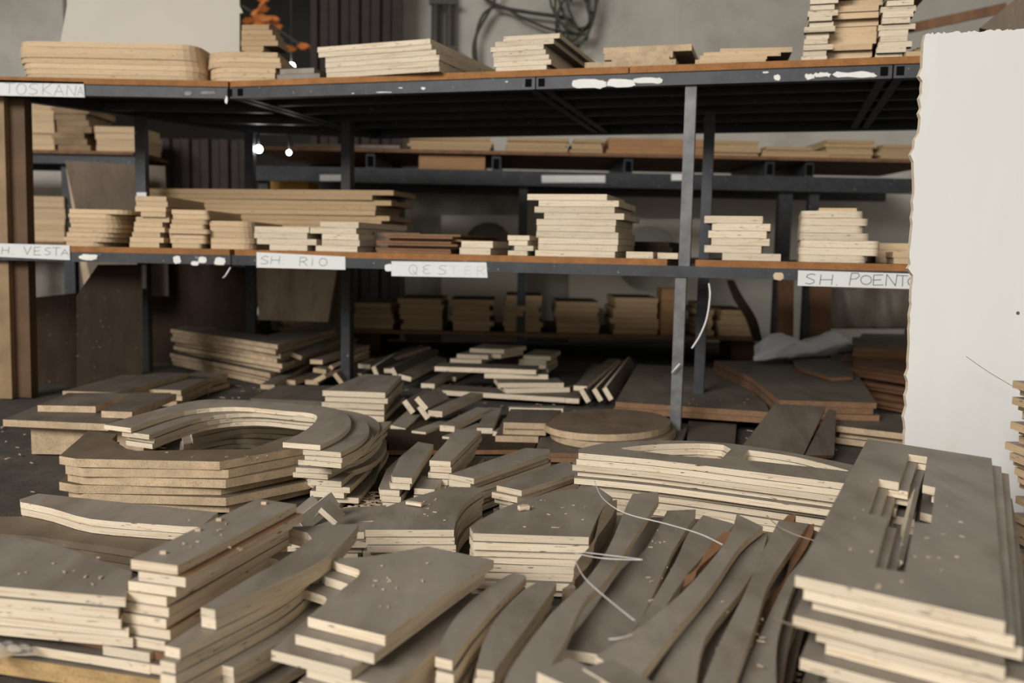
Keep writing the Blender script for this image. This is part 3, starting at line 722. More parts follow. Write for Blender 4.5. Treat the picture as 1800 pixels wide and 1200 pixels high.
# ------------------------------------------------------------------ racks and boards further back
BY = 4.75
def bx(px, py=300, y=BY): return G(px, py, y).x
brack = empty('steel_rack', (bx(1000), 5.1, 0)); tag(brack, 'dark steel rack standing further back near the grey wall', 'rack')
H1 = G(900, 272, BY).z; H2 = G(900, 326, BY).z; H3 = G(900, 300, BY).z
xl, xr = bx(445), bx(1660)
tube((xl, BY + .02, H2), (xr, BY + .02, H2), 0.05, H3 - H2, brack, name='beam')
tube((xl, BY + .75, H2), (xr, BY + .75, H2), 0.05, H3 - H2, brack, name='back_beam')
for px in (650, 872, 1105, 1355, 1425):
    x = bx(px); o = tube((x, BY + .02, H3), (x, BY + .78, H3), 0.045, H1 - H3 - .002, brack, name='cross_tube')
    link('tube_end', box_mesh('tube_end', .032, .002, .055), ('hollow_shade', 'hollow_shade'), o, Matrix.Translation((x, BY + .018, H3 + .008)))  # black plate painted as the dark inside the tube
for px, w in ((918, .045), (1380, .07), (1430, .05), (460, .05), (1620, .05)):
    link('post', box_mesh('post', w, .05, H2), ('steel', 'steel'), brack, Matrix.Translation((bx(px, 450), BY + .06, 0)))
for (x0, x1, y0, y1, s) in ((562, 606, 307, 318, 41), (952, 1064, 308, 321, 42), (1180, 1212, 306, 317, 43)):
    plane_board('tape_label', [(x0, y0), (x1, y0), (x1, y1), (x0, y1)], (0, BY - .006, 0), (0, -1, 0), .001, ('paint_white', 'paint_white'), parent=brack.children[0])
def bdeck(px0, px1, z, label, y0=BY - .01, y1=BY + .85, mats=('hardboard', 'hardboard')):
    x0, x1 = bx(px0), bx(px1)
    o = link('shelf_board', box_mesh('shelf_board', x1 - x0, y1 - y0, .018), mats, None, Matrix.Translation(((x0 + x1) / 2, (y0 + y1) / 2, z)))
    return tag(o, label, 'shelf board', 'shelf boards of the far racks')
bdeck(448, 1660, H1, 'brown top shelf board of the far rack')
def far_stack(phrase, px0, px1, z, n, t, y=BY + .03, depth=.4, mats=('film_brown', 'ply_tan_shaded'), adj='tan', s=4, seed=0):
    rn = random.Random(hash_(phrase) + seed)
    for i in range(n):
        a, b = bx(px0 + rn.uniform(-s, s), 300, y), bx(px1 + rn.uniform(-s, s), 300, y); d = depth + rn.uniform(-.02, .02)
        o = link('plank_offcut', box_mesh('plank_offcut', b - a, d, t), mats, None, Matrix.Translation(((a + b) / 2, y + d / 2 + rn.uniform(0, .015), z)) @ Matrix.Rotation(rn.gauss(0, .012), 4, 'Z'))
        tag(o, olabel(adj, n - 1 - i, n, phrase), 'board', 'boards of the ' + phrase); z += t + GAP
zt = H1 + .0186
far_stack('thin grey stack left on the far top shelf', 520, 700, zt, 2, .016, BY + .15, mats=('film', 'film'), adj='grey')
far_stack('wavy tan stack left on the far top shelf', 716, 862, zt, 4, .0165)
far_stack('tan stack over the far cross tube', 890, 998, zt, 4, .0175)
far_stack('small tan stack on the far top shelf', 1004, 1060, zt, 4, .0172)
far_stack('long orange-brown stack on the far top shelf', 1068, 1236, zt, 4, .02, mats=('hardboard', 'cardboard'), adj='orange-brown')
far_stack('tan stack right of the worn post, far top shelf', 1246, 1332, zt, 4, .019)
far_stack('jumbled low stack on the far top shelf', 1345, 1445, zt, 3, .017, s=22, adj='dark tan')
far_stack('tall tan stack at right on the far top shelf', 1452, 1536, zt, 5, .018)
far_stack('last tan stack beside the white panel, far shelf', 1546, 1615, zt, 4, .018)
cbx = link('wooden_box', box_mesh('wooden_box', bx(852) - bx(735), .3, H1 - H3 - .006), ('cardboard', 'cardboard'), None, Matrix.Translation(((bx(852) + bx(735)) / 2, BY + .18, H3 + .001)))
tag(cbx, 'plain brown wooden box under the far top shelf', 'box')
# lower shelf of the far rack, sagging plank with piles
H5 = G(900, 590, BY).z
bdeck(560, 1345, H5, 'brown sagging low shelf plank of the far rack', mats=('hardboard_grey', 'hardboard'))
for px in (640, 1320):
    x = bx(px, 590); o = link('support_block', box_mesh('support_block', .12, .3, H5 - .001), ('timber', 'timber'), None, Matrix.Translation((x, BY + .3, 0)))
    tag(o, 'dark timber block under the %s end of the low plank' % ('left' if px < 900 else 'right'), 'block', 'blocks under the low plank')
for (x0, x1, n, ph) in ((622, 690, 5, 'leftmost pile on the low far plank'), (706, 782, 6, 'second pile from left on the low far plank'), (795, 868, 6, 'third pile from left on the low far plank'),
                        (890, 958, 7, 'fourth pile from left on the low far plank'), (985, 1062, 6, 'fifth pile from left on the low far plank'), (1086, 1168, 7, 'sixth pile from left on the low far plank'),
                        (1240, 1262, 6, 'narrow pile right of the worn post, low plank'), (1278, 1334, 5, 'rightmost pile on the low far plank')):
    far_stack(ph, x0, x1, H5 + .0186, n, .0265, s=5, mats=('hardboard_grey', 'ply_tan_shaded'))
far_stack('stack of orange blocks beside the worn post', 1172, 1205, H5 + .0186, 4, .06, BY - .005, .2, ('cardboard', 'cardboard'), 'orange', 1)
# pale sheets with round cut-outs leaning behind
def circ(cx, cy, rx, ry, n=20, a0=0): return [(cx + rx * math.cos(6.2832 * k / n + a0), cy + ry * math.sin(6.2832 * k / n + a0)) for k in range(n)]
plane_board('plywood_sheet', [(712, 330), (924, 330), (924, 600), (712, 600)], (0, 5.55, .5), (0, -1, .05), .012, ('film', 'ply_warm'), 'grey sheet leaning at the back behind the arched cut-out', 'board')
plane_board('plywood_sheet', [(776, 378), (925, 378), (925, 600), (776, 600)], (0, 5.40, .5), (0, -1, .05), .012, ('pale_sheet', 'ply_warm'), 'pale sheet with a round hole behind the pair of blocks', 'board', holes=[circ(858, 432, 42, 42)])
plane_board('plywood_sheet', [(1000, 385), (1240, 385), (1240, 600), (1000, 600)], (0, 5.40, .5), (0, -1, .05), .012, ('pale_sheet', 'ply_warm'), 'pale sheet with a round hole behind the worn post', 'board', holes=[circ(1140, 455, 58, 58)])
plane_board('plywood_strip', smooth([(1290, 492), (1305, 520), (1330, 560), (1340, 600)], 3) + smooth([(1325, 600), (1312, 560), (1290, 525), (1278, 492)], 3), (0, 4.6, .3), (0, -1, .1), .015, ('hardboard_grey', 'hardboard'), 'curved brown strip leaning behind the worn post', 'strip')
plane_board('plywood_board', [(1368, 480), (1396, 480), (1394, 640), (1366, 640)], (0, 4.3, .3), (0, -1, .06), .018, ('hardboard', 'hardboard'), 'narrow brown board standing below the right label', 'board')
plane_board('plywood_board', [(1424, 480), (1462, 480), (1460, 640), (1424, 640)], (0, 4.2, .3), (0, -1, .06), .018, ('hardboard', 'hardboard'), 'wider brown board standing below the right label', 'board')
# yellow crate behind the long boards
yb = plane_board('plastic_crate', [(470, 318), (542, 318), (542, 345), (470, 345)], (0, 4.95, 0), (0, -1, 0), .25, ('yellow_plastic', 'yellow_plastic'), 'yellow crate behind the long tan boards', 'crate')

# left rear: stacked boards, standing sheets, timber post
lr = empty('timber_rack', (-2.9, 5.0, 0)); tag(lr, 'dark rear rack behind the timber post at the left', 'rack')
HL = G(140, 272, 5.0).z
bar('beam', (-3.6, 5.0, HL - .05), (-2.02, 5.0, HL - .05), .05, .05, ('steel', 'steel'), lr)
bar('beam', (-3.6, 5.5, HL - .05), (-2.02, 5.5, HL - .05), .05, .05, ('steel', 'steel'), lr)
for px in (116, 30):
    link('post', box_mesh('post', .06, .05, HL - .05), ('steel', 'steel'), lr, Matrix.Translation((G(px, 400, 5.0).x, 5.05, 0)))
o = link('shelf_board', box_mesh('shelf_board', 1.5, .6, .018), ('hardboard', 'hardboard'), None, Matrix.Translation((-2.8, 5.25, HL)))
tag(o, 'brown shelf board of the left rear rack', 'shelf board', 'shelf boards of the far racks')
def lstack(phrase, x0, x1, z, n, t, mats=('raw', 'ply_warm'), adj='pale tan', s=2):
    far_stack(phrase, x0, x1, z, n, t, 4.99, .3, mats, adj, s)
lstack('big pale pile behind the timber post', 30, 98, HL + .0186, 8, .0295)
lstack('ragged pile of dark ends at the left rear', 100, 158, HL + .0186, 7, .032, ('hardboard_grey', 'timber_pale'), 'dark ragged', 8)
lstack('tan pile left of the left bay post', 168, 246, HL + .0186, 4, .033)
HM = G(80, 424, 5.0).z
o = link('shelf_board', box_mesh('shelf_board', 1.3, .6, .018), ('hardboard', 'hardboard'), None, Matrix.Translation((-2.9, 5.25, HM - .02)))
tag(o, 'lower brown shelf board of the left rear rack', 'shelf board', 'shelf boards of the far racks')
lstack('lower tan pile behind the timber post', 20, 110, HM, 8, .0295)
for i, (pts, y, lab) in enumerate((
    ([(114, 282), (250, 290), (250, 520), (165, 520)], 4.55, 'grey-brown sheet with a pale left edge, behind the left bay'),
    ([(130, 283), (290, 292), (296, 520), (180, 520)], 4.70, 'second grey-brown sheet leaning behind the first at left'))):
    plane_board('plywood_sheet', pts, (0, y, .6), (.25, -1, .12), .02, ('film_brown', 'raw'), lab, 'board', 'sheets leaning behind the left bay')
plane_board('plywood_strip', [(114, 282), (128, 282), (178, 520), (150, 520)], (0, 4.5, .6), (-.2, -1, .1), .02, ('raw', 'raw'), 'pale narrow strip leaning on the grey-brown sheets at left', 'strip')
plane_board('plastic_sheet', [(36, 455), (124, 458), (126, 525), (36, 525)], (0, 5.3, .3), (0, -1, .05), .01, ('film', 'film'), 'bluish grey sheet behind the timber post', 'sheet')
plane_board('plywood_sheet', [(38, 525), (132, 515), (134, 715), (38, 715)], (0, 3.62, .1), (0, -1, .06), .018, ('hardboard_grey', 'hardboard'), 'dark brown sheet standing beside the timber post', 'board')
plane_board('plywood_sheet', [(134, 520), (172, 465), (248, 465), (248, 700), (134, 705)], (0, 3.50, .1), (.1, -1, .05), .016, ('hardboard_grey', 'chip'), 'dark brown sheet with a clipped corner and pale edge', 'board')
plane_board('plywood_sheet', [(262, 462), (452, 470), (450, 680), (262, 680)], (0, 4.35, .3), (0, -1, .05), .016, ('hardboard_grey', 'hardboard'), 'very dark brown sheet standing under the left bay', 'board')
plane_board('plywood_sheet', [(451, 470), (592, 472), (576, 566), (454, 562)], (0, 4.30, .4), (0, -1, .04), .016, ('raw', 'raw'), 'beige sheet with two small knots below a white label', 'board')
plane_board('plywood_sheet', [(588, 470), (620, 470), (620, 680), (588, 680)], (0, 4.38, .3), (0, -1, .04), .016, ('timber', 'timber'), 'dark timber board standing behind the centre post', 'board')
tp = empty('timber_post', (G(25, 450, 3.24).x, 3.24, 0)); tag(tp, 'tall brown timber post at the left edge of the rack', 'post')
a = G(29, 450, 3.24); b = G(3, 450, 3.22)
bar('plank', (a.x - .004, 3.26, 0), (a.x + .006, 3.26, TB - .002), .058, .05, ('timber', 'timber'), tp, up=(0, 1, 0))  # shaded right side of the square post, put in as a darker colour
bar('plank', (b.x - .012, 3.23, 0), (b.x - .004, 3.23, TB - .002), .050, .05, ('timber_pale', 'timber_pale'), tp, up=(0, 1, 0))  # lit front face of the same post, put in as a paler colour

# ------------------------------------------------------------------ boards on the floor under the rack
P12, P18 = 0.0122, 0.0180
def stick(p0, h0, p1, h1, w, t, label, mats=('film', 'ply'), roll=0.0, group='loose offcuts on the floor under the rack', cat='board', name='offcut_strip', end=None):
    """loose strip: picture points with the heights of its two ends"""
    a, b = F(p0[0], p0[1], h0), F(p1[0], p1[1], h1); d = (b - a).normalized()
    side = d.cross(Vector((0, 0, 1))).normalized(); upv = side.cross(d)
    upv = upv * math.cos(roll) + side * math.sin(roll)
    return bar(name, a - upv * t, b - upv * t, w, t, mats, None, upv, label, cat, group)

# stack of rectangular frames
fr_o = [(300, 578), (488, 606), (612, 572), (432, 552)]; fr_h = [(372, 577), (470, 589), (552, 569), (452, 558)]
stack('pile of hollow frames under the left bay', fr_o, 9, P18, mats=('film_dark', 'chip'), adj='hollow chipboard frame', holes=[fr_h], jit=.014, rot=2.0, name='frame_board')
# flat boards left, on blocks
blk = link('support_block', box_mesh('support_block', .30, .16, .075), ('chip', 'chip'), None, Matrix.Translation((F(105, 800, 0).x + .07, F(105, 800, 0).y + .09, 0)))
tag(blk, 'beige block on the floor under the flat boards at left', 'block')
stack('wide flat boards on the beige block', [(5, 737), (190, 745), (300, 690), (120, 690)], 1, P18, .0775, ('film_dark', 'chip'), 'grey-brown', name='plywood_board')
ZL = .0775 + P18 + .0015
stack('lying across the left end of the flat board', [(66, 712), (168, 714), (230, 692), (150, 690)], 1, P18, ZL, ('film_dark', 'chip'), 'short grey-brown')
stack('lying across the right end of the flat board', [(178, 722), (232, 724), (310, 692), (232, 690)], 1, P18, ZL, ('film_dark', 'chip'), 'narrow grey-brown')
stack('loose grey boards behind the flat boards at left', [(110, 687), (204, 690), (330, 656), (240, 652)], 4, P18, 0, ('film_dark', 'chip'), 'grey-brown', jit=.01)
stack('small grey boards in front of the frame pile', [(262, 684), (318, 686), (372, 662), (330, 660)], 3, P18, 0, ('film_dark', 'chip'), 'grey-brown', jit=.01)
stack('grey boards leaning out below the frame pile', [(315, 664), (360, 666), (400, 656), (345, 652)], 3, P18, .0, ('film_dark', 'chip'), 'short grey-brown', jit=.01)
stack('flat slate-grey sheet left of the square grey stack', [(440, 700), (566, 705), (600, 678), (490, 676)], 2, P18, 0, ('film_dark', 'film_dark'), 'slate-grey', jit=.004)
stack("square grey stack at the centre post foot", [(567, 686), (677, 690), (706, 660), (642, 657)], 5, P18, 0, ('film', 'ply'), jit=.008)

# heaps of narrow strips
rn = random.Random(77)
def heap(tagname, specs, mats=('film', 'ply'), w=.05, t=P18):
    for i, (x0, y0, h0, x1, y1, h1, roll) in enumerate(specs):
        stick((x0, y0), h0, (x1, y1), h1, w, t, tagname % ORD2[i], mats, roll)
ORD2 = ['first', 'second', 'third', 'fourth', 'fifth', 'sixth', 'seventh', 'eighth', 'ninth', 'tenth', 'eleventh', 'twelfth']
heap('grey strip, %s from left, in the jumble left of the centre post', [
    (470, 676, .03, 604, 596, .10, 0), (508, 668, .03, 600, 640, .03, 0), (548, 668, .025, 640, 628, .03, 0), (520, 622, .12, 600, 590, .14, .3),
    (556, 632, .10, 640, 606, .11, 0), (562, 648, .07, 640, 620, .08, .1), (560, 662, .045, 650, 634, .05, -.5), (574, 650, .06, 640, 622, .07, -.9), (598, 664, .04, 660, 636, .04, .9)], ('film_dark', 'chip'), .055)
heap('grey strip, %s from left, in the row right of the centre post', [
    (625, 656, .03, 735, 604, .05, 0), (640, 640, .07, 748, 608, .08, .0), (664, 654, .05, 700, 630, .06, 1.2), (686, 648, .06, 760, 614, .07, 0), (697, 656, .05, 770, 622, .06, 1.1), (712, 660, .055, 776, 628, .06, .2), (752, 674, .03, 800, 648, .03, 0), (790, 662, .02, 830, 640, .03, 0)], ('film_dark', 'ply'), .055)
heap('cream-ended strip, %s from left, in the loose heap before the post', [
    (722, 712, .06, 760, 690, .06, .9), (744, 706, .085, 780, 690, .085, .8), (748, 722, .05, 790, 700, .05, .9), (765, 722, .06, 838, 690, .065, 0), (786, 748, .035, 850, 716, .04, 0),
    (736, 758, .02, 790, 738, .02, 0), (790, 768, .02, 850, 745, .02, 0), (700, 750, .02, 742, 712, .035, .2), (852, 752, .03, 870, 716, .03, 0), (880, 760, .025, 950, 718, .03, .1)], ('film', 'ply'), .048)
# mixed flat pile in the middle
heap('crosswise strip, %s from bottom, in the flat pile under the middle shelf', [
    (770, 680, .03, 1000, 694, .03, 0), (882, 678, .05, 992, 676, .05, 0), (872, 668, .068, 985, 668, .068, 0), (852, 652, .086, 962, 654, .086, 0), (770, 640, .106, 945, 646, .106, 0)], ('film_dark', 'ply'), .14)
stack('little grey pile on top of the flat pile', [(826, 612), (886, 614), (925, 608), (850, 604)], 2, P18, .107, ('film', 'ply'), jit=.01)
stack('left stub pile on the flat pile', [(803, 622), (858, 624), (880, 616), (830, 614)], 2, P18, .088, ('film', 'ply'), jit=.01, adj='stubby grey')
stack('right stub pile on the flat pile', [(920, 624), (968, 626), (985, 616), (940, 614)], 4, P18, .03, ('film', 'ply'), jit=.012, adj='stubby grey')
heap('tilted strip, %s from left, in the box-like bundle right of centre', [
    (1006, 700, .03, 1050, 640, .03, 0), (1020, 678, .07, 1080, 630, .07, 0), (1032, 694, .045, 1086, 642, .045, 1.0), (1054, 692, .045, 1100, 640, .045, 1.0), (1072, 690, .055, 1112, 634, .055, 1.0)], ('film_dark', 'ply'), .05)
stack('broad dark board among the heaps in the middle', [(600, 792), (1000, 790), (960, 735), (700, 735)], 1, P12, 0, ('hardboard_grey', 'hardboard'), 'large brown')
stack('pale sliver lying beside the round discs', [(895, 716), (990, 718), (992, 714), (896, 713)], 1, .012, .06, ('film', 'ply'), 'thin pale')
stack('dark pieces under the pale sliver', [(885, 742), (960, 744), (990, 716), (900, 714)], 3, P18, .012, ('film_dark', 'chip'), 'dark grey', jit=.01)
# round discs
dpx = circ(1067, 741, 112, 22.5, 40)
stack('pair of round discs before the worn post', dpx, 2, .019, .0275, ('film_brown', 'chip'), 'round chipboard', offs={1: (.018, -.012, 5)}, name='round_disc')
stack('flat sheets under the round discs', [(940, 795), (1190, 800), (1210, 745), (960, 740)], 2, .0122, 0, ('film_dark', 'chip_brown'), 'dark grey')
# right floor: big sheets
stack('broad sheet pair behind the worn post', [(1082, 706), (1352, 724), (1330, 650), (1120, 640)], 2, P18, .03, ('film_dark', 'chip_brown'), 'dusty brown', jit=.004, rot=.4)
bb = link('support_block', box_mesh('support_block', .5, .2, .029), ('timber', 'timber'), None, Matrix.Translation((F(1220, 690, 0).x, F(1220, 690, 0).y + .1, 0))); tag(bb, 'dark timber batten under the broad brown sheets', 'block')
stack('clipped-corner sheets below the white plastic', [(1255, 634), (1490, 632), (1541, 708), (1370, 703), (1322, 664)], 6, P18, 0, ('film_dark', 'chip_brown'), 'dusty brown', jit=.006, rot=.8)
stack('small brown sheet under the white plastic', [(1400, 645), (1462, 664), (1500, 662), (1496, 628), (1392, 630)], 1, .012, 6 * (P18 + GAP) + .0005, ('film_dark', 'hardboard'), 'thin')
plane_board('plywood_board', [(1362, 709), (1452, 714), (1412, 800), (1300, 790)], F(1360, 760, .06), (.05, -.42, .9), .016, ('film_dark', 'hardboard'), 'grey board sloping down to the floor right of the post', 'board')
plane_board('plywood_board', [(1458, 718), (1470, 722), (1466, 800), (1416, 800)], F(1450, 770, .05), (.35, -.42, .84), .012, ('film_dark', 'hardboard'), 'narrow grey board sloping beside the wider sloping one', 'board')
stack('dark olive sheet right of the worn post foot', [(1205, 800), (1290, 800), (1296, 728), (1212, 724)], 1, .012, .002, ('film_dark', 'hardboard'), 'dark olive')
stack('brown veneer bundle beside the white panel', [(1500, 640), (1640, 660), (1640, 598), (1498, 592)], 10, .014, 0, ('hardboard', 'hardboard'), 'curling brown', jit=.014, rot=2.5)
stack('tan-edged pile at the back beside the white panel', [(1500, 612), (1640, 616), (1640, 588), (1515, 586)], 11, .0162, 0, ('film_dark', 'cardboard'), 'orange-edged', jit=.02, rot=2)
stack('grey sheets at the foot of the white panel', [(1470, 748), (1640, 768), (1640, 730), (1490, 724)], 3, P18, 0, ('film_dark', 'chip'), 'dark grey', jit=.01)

def cloth(name, pxs, base, hgt, mats, label, cat, seed, seg=18, wrinkle=.3):
    """crumpled film: a subdivided sheet heaved up over its outline"""
    rn = random.Random(seed); pts = [F(p[0], p[1], base) for p in pxs]; a, b, c_, d = pts
    bm = bmesh.new(); vs = []
    ph = [rn.uniform(0, 6) for _ in range(6)]
    for j in range(seg + 1):
        row = []
        for i in range(seg * 2 + 1):
            s, t = i / (seg * 2), j / seg
            p = (a.lerp(b, s)).lerp(d.lerp(c_, s), t)
            env = (math.sin(math.pi * min(1, max(0, t))) ** .6) * (math.sin(math.pi * s) ** .35)
            lump = .55 + .45 * math.sin(s * 9 + ph[0]) * (1 if s < .45 else .4) + wrinkle * math.sin(s * 23 + t * 5 + ph[1]) * .3 + wrinkle * .25 * math.sin(t * 17 + s * 11 + ph[2])
            row.append(bm.verts.new((p.x, p.y, base + .003 + hgt * env * max(.05, lump))))
        vs.append(row)
    for j in range(seg):
        for i in range(seg * 2): bm.faces.new((vs[j][i], vs[j][i + 1], vs[j + 1][i + 1], vs[j + 1][i])).smooth = True
    c = sum(pts, Vector()) / 4; bmesh.ops.translate(bm, verts=bm.verts, vec=-c)
    me = bpy.data.meshes.new(name); bm.to_mesh(me); bm.free()
    return tag(link(name, me, mats, None, Matrix.Translation(c)), label, cat)
def bag(name, a, b, prof, mats, label, cat, seed):
    """soft bag lying from a to b: ring sections of changing size, creased"""
    rn = random.Random(seed); ax = (b - a); L = ax.length; ax.normalize(); sd = Vector((0, 0, 1)).cross(ax).normalized()
    bm = bmesh.new(); rings = []; n = 36; m = 24; ph = [rn.uniform(0, 6) for _ in range(5)]
    for i in range(n + 1):
        s_ = i / n; k = s_ * (len(prof) - 1); k0 = min(int(k), len(prof) - 2); f = k - k0; f = f * f * (3 - 2 * f)
        w, h = (prof[k0][q] * (1 - f) + prof[k0 + 1][q] * f for q in (0, 1))
        row = []
        for j in range(m):
            th = 6.2832 * j / m
            cr = 1 + .10 * math.sin(5 * th + 9 * s_ + ph[0]) + .06 * math.sin(11 * th - 14 * s_ + ph[1]) + .05 * math.sin(31 * s_ + 3 * th + ph[2])
            row.append(bm.verts.new(a + ax * (L * s_) + sd * (w * cr * math.cos(th)) + Vector((0, 0, h * (1 + math.sin(th) * cr * .98)))))
        rings.append(row)
    for r0, r1 in zip(rings, rings[1:]):
        for j in range(m): bm.faces.new((r0[j], r0[(j + 1) % m], r1[(j + 1) % m], r1[j])).smooth = True
    bm.faces.new(rings[0]); bm.faces.new(rings[-1][::-1]); bmesh.ops.recalc_face_normals(bm, faces=bm.faces)
    bmesh.ops.translate(bm, verts=bm.verts, vec=-a); me = bpy.data.meshes.new(name); bm.to_mesh(me); bm.free()
    return tag(link(name, me, mats, None, Matrix.Translation(a)), label, cat)
bag('plastic_bag', F(1326, 634, .128), F(1506, 620, .128), [(.006, .012), (.06, .046), (.075, .056), (.06, .044), (.05, .034), (.055, .042), (.06, .050), (.05, .050), (.03, .03), (.004, .012)], ('plastic_film',), 'crumpled white plastic bag on the brown sheets', 'plastic bag', 2)
bm = bmesh.new(); rows = []
for j in range(15):
    row = []
    for i in range(25):
        p = G(1455 + i * 7, 505 + j * 5.2, 4.35 + .018 * math.sin(i * .55 + j * .16) + .010 * math.sin(i * 1.1 - j * .22)); row.append(bm.verts.new(p))
    rows.append(row)
for a, b in zip(rows, rows[1:]):
    for i in range(24): bm.faces.new((a[i], b[i], b[i + 1], a[i + 1])).smooth = True
me = bpy.data.meshes.new('plastic_sheet'); bm.to_mesh(me); bm.free()
o = link('plastic_sheet', me, ('film',)); o.modifiers.new('thick', 'SOLIDIFY').thickness = .002
tag(o, 'dusty wrinkled plastic sheet hanging behind the orange-edged pile', 'plastic sheet')

# ------------------------------------------------------------------ octagon and horseshoe pieces at left
octo = [(155, 757), (104, 801), (133, 806), (381, 811), (386, 823 - 12), (533, 785), (560, 760), (500, 768), (440, 789), (240, 792), (222, 788), (197, 772), (206, 762)]
stack('big angular ring pile at left on the floor', octo, 6, .0178, 0, ('film_brown', 'chip'), 'angular chipboard', jit=.007, rot=1.6, offs={1: (.012, .0, 2), 2: (.018, -.002, -1.5), 3: (-.004, .004, 1.5), 4: (.02, -.004, -2), 5: (.012, .003, 2)}, name='angular_ring')
oz = 6 * (.0178 + GAP)
hs = smooth([(183, 746), (267, 722), (343, 704), (407, 702), (500, 708), (590, 718), (617, 740), (600, 763), (563, 782)], 4) + smooth([(497, 777), (535, 757), (556, 738), (550, 727), (500, 722), (413, 715), (323, 723), (230, 752)], 4)
stack('horseshoe pile resting on the angular ring pile', hs, 4, .0108, oz, ('film', 'ply'), 'horseshoe plywood', jit=.004, rot=.8, offs={1: (.045, -.012, 0), 2: (.055, -.004, -1.5), 3: (.05, -.004, -1)}, name='horseshoe_piece')
# lower arcs on the floor behind and to the right
arc = smooth([(330, 744), (420, 727), (520, 732), (548, 745), (520, 768)], 4) + smooth([(585, 800), (640, 782), (668, 750), (640, 728), (560, 716), (430, 712), (330, 730)], 4)
stack('curved pile standing behind the angular rings', arc, 8, .0125, 0, ('film', 'ply'), 'curved plywood', jit=.01, rot=1.5, name='curved_piece')
stk = smooth([(541, 842), (600, 846)], 1) + smooth([(640, 812), (668, 770), (668, 745)], 3) + [(620, 748)] + smooth([(612, 780), (580, 806)], 2)
stack('cream-fronted curved pile right of the angular rings', stk, 5, .0122, 0, ('film', 'ply'), 'curved plywood', jit=.008, rot=2.5, offs={1: (.012, 0, 1)}, name='curved_piece')
stk2 = smooth([(524, 808), (585, 812)], 1) + smooth([(650, 780), (688, 740)], 3) + [(650, 742), (600, 790), (560, 796)]
stack('splayed veneer layers above the cream-fronted curved pile', stk2, 3, .011, 5 * (.0122 + GAP), ('film', 'ply'), 'curved plywood', jit=.012, rot=4, name='curved_piece')

# ------------------------------------------------------------------ middle ground stacks
stack('upright-looking stack in the middle distance', [(755, 809), (792, 811), (846, 757), (803, 754)], 8, P12, 0, offs={1: (.002, 0, 0), 2: (-.004, -.002, .5), 3: (-.008, -.006, 1), 4: (-.012, -.01, 1)})
stack('pointed narrow stack left of the upright-looking one', [(688, 834), (690, 838), (724, 840), (762, 781), (735, 776), (702, 804)], 7, P12, 0, offs={1: (-.004, 0, 0), 2: (-.028, -.004, 1), 3: (-.022, -.004, 0)})
stack('small low stack before the pointed one', [(668, 868), (708, 870), (724, 846), (690, 842)], 4, P12, 0, jit=.008)
stack('little stack between the pointed and long ones', [(728, 858), (764, 860), (780, 838), (742, 836)], 5, P12, 0, jit=.008)
stack('long plank pile pointing right in the middle', [(790, 833), (833, 841), (967, 795), (966, 789), (923, 787)], 6, P12, 0, jit=.005, rot=.8)
stack('lower plank pile right of the long one', [(873, 853), (917, 862), (1022, 828), (1000, 811), (990, 811)], 5, P12, 0, jit=.006, rot=.8)
stack('flat grey sheet between plank piles and arch pile', [(1012, 862), (1105, 876), (1120, 850), (1030, 842)], 3, P12, 0, adj='grey-faced', jit=.008)

# arch pile
archo = smooth([(1017, 789), (1075, 777), (1190, 774), (1290, 780), (1400, 797), (1505, 818)], 5) + [(1530, 838), (1490, 850)] + smooth([(1490, 850), (1300, 826), (1150, 808), (1017, 796)], 3)[1:]
ah1 = smooth([(1092, 787), (1150, 781), (1230, 779), (1272, 782)], 3) + [(1285, 789), (1268, 806)] + smooth([(1264, 806), (1190, 800), (1094, 789)], 3)
ah2 = [(1315, 791)] + smooth([(1318, 791), (1400, 803), (1492, 827)], 3) + smooth([(1488, 828), (1440, 822), (1300, 807)], 3)
stack('long arched pile right of centre', archo, 11, P12, 0, jit=.004, rot=.5, holes=[ah1, ah2], offs={1: (-.004, 0, 0), 2: (-.012, .004, 0), 3: (.0, .012, 0), 4: (-.008, -.004, 0), 5: (.02, .01, 1), 6: (.05, -.006, -1), 7: (.06, -.02, -2), 8: (.05, -.012, -1)}, name='arched_piece', adj='arched plywood')

stack('wing-shaped stack in the centre foreground', [(642, 931), (798, 931)] + smooth([(800, 918), (806, 900), (822, 880), (848, 862)], 3) + [(846, 857), (790, 855)] + smooth([(780, 858), (717, 877), (678, 891)], 2), 6, P12, 0, jit=.004, rot=.7, name='wing_piece')
stack('quarter-round stack right of the wing-shaped one', [(832, 937), (1035, 944)] + smooth([(1048, 915), (1060, 892), (1077, 874)], 2) + [(1046, 853)] + smooth([(1030, 856), (967, 866), (900, 886), (850, 910), (826, 926)], 3), 8, P12, 0, jit=.005, rot=.7, name='quarter_round_piece')
# debris strips between
for i, (p0, h0, p1, h1, w, roll, lab) in enumerate((
    ((508, 925), .06, (560, 882), .09, .035, .9, 'short splintered strip leaning left of the wing-shaped stack'),
    ((530, 922), .06, (590, 876), .09, .03, 1.1, 'second splintered strip leaning left of the wing-shaped stack'),
    ((572, 885), .10, (600, 910), .075, .03, .3, 'layered stub lying across the splintered strips'),
    ((560, 908), .05, (680, 900), .055, .10, 0, 'grey offcut behind the notched strip pile'))):
    stick(p0, h0, p1, h1, w, P12, lab, ('film', 'ply'), roll, group='splintered offcuts')
stack("offcut pile under the splintered strips", [(505, 935), (640, 935), (670, 900), (540, 895)], 4, P12, 0, jit=.01)

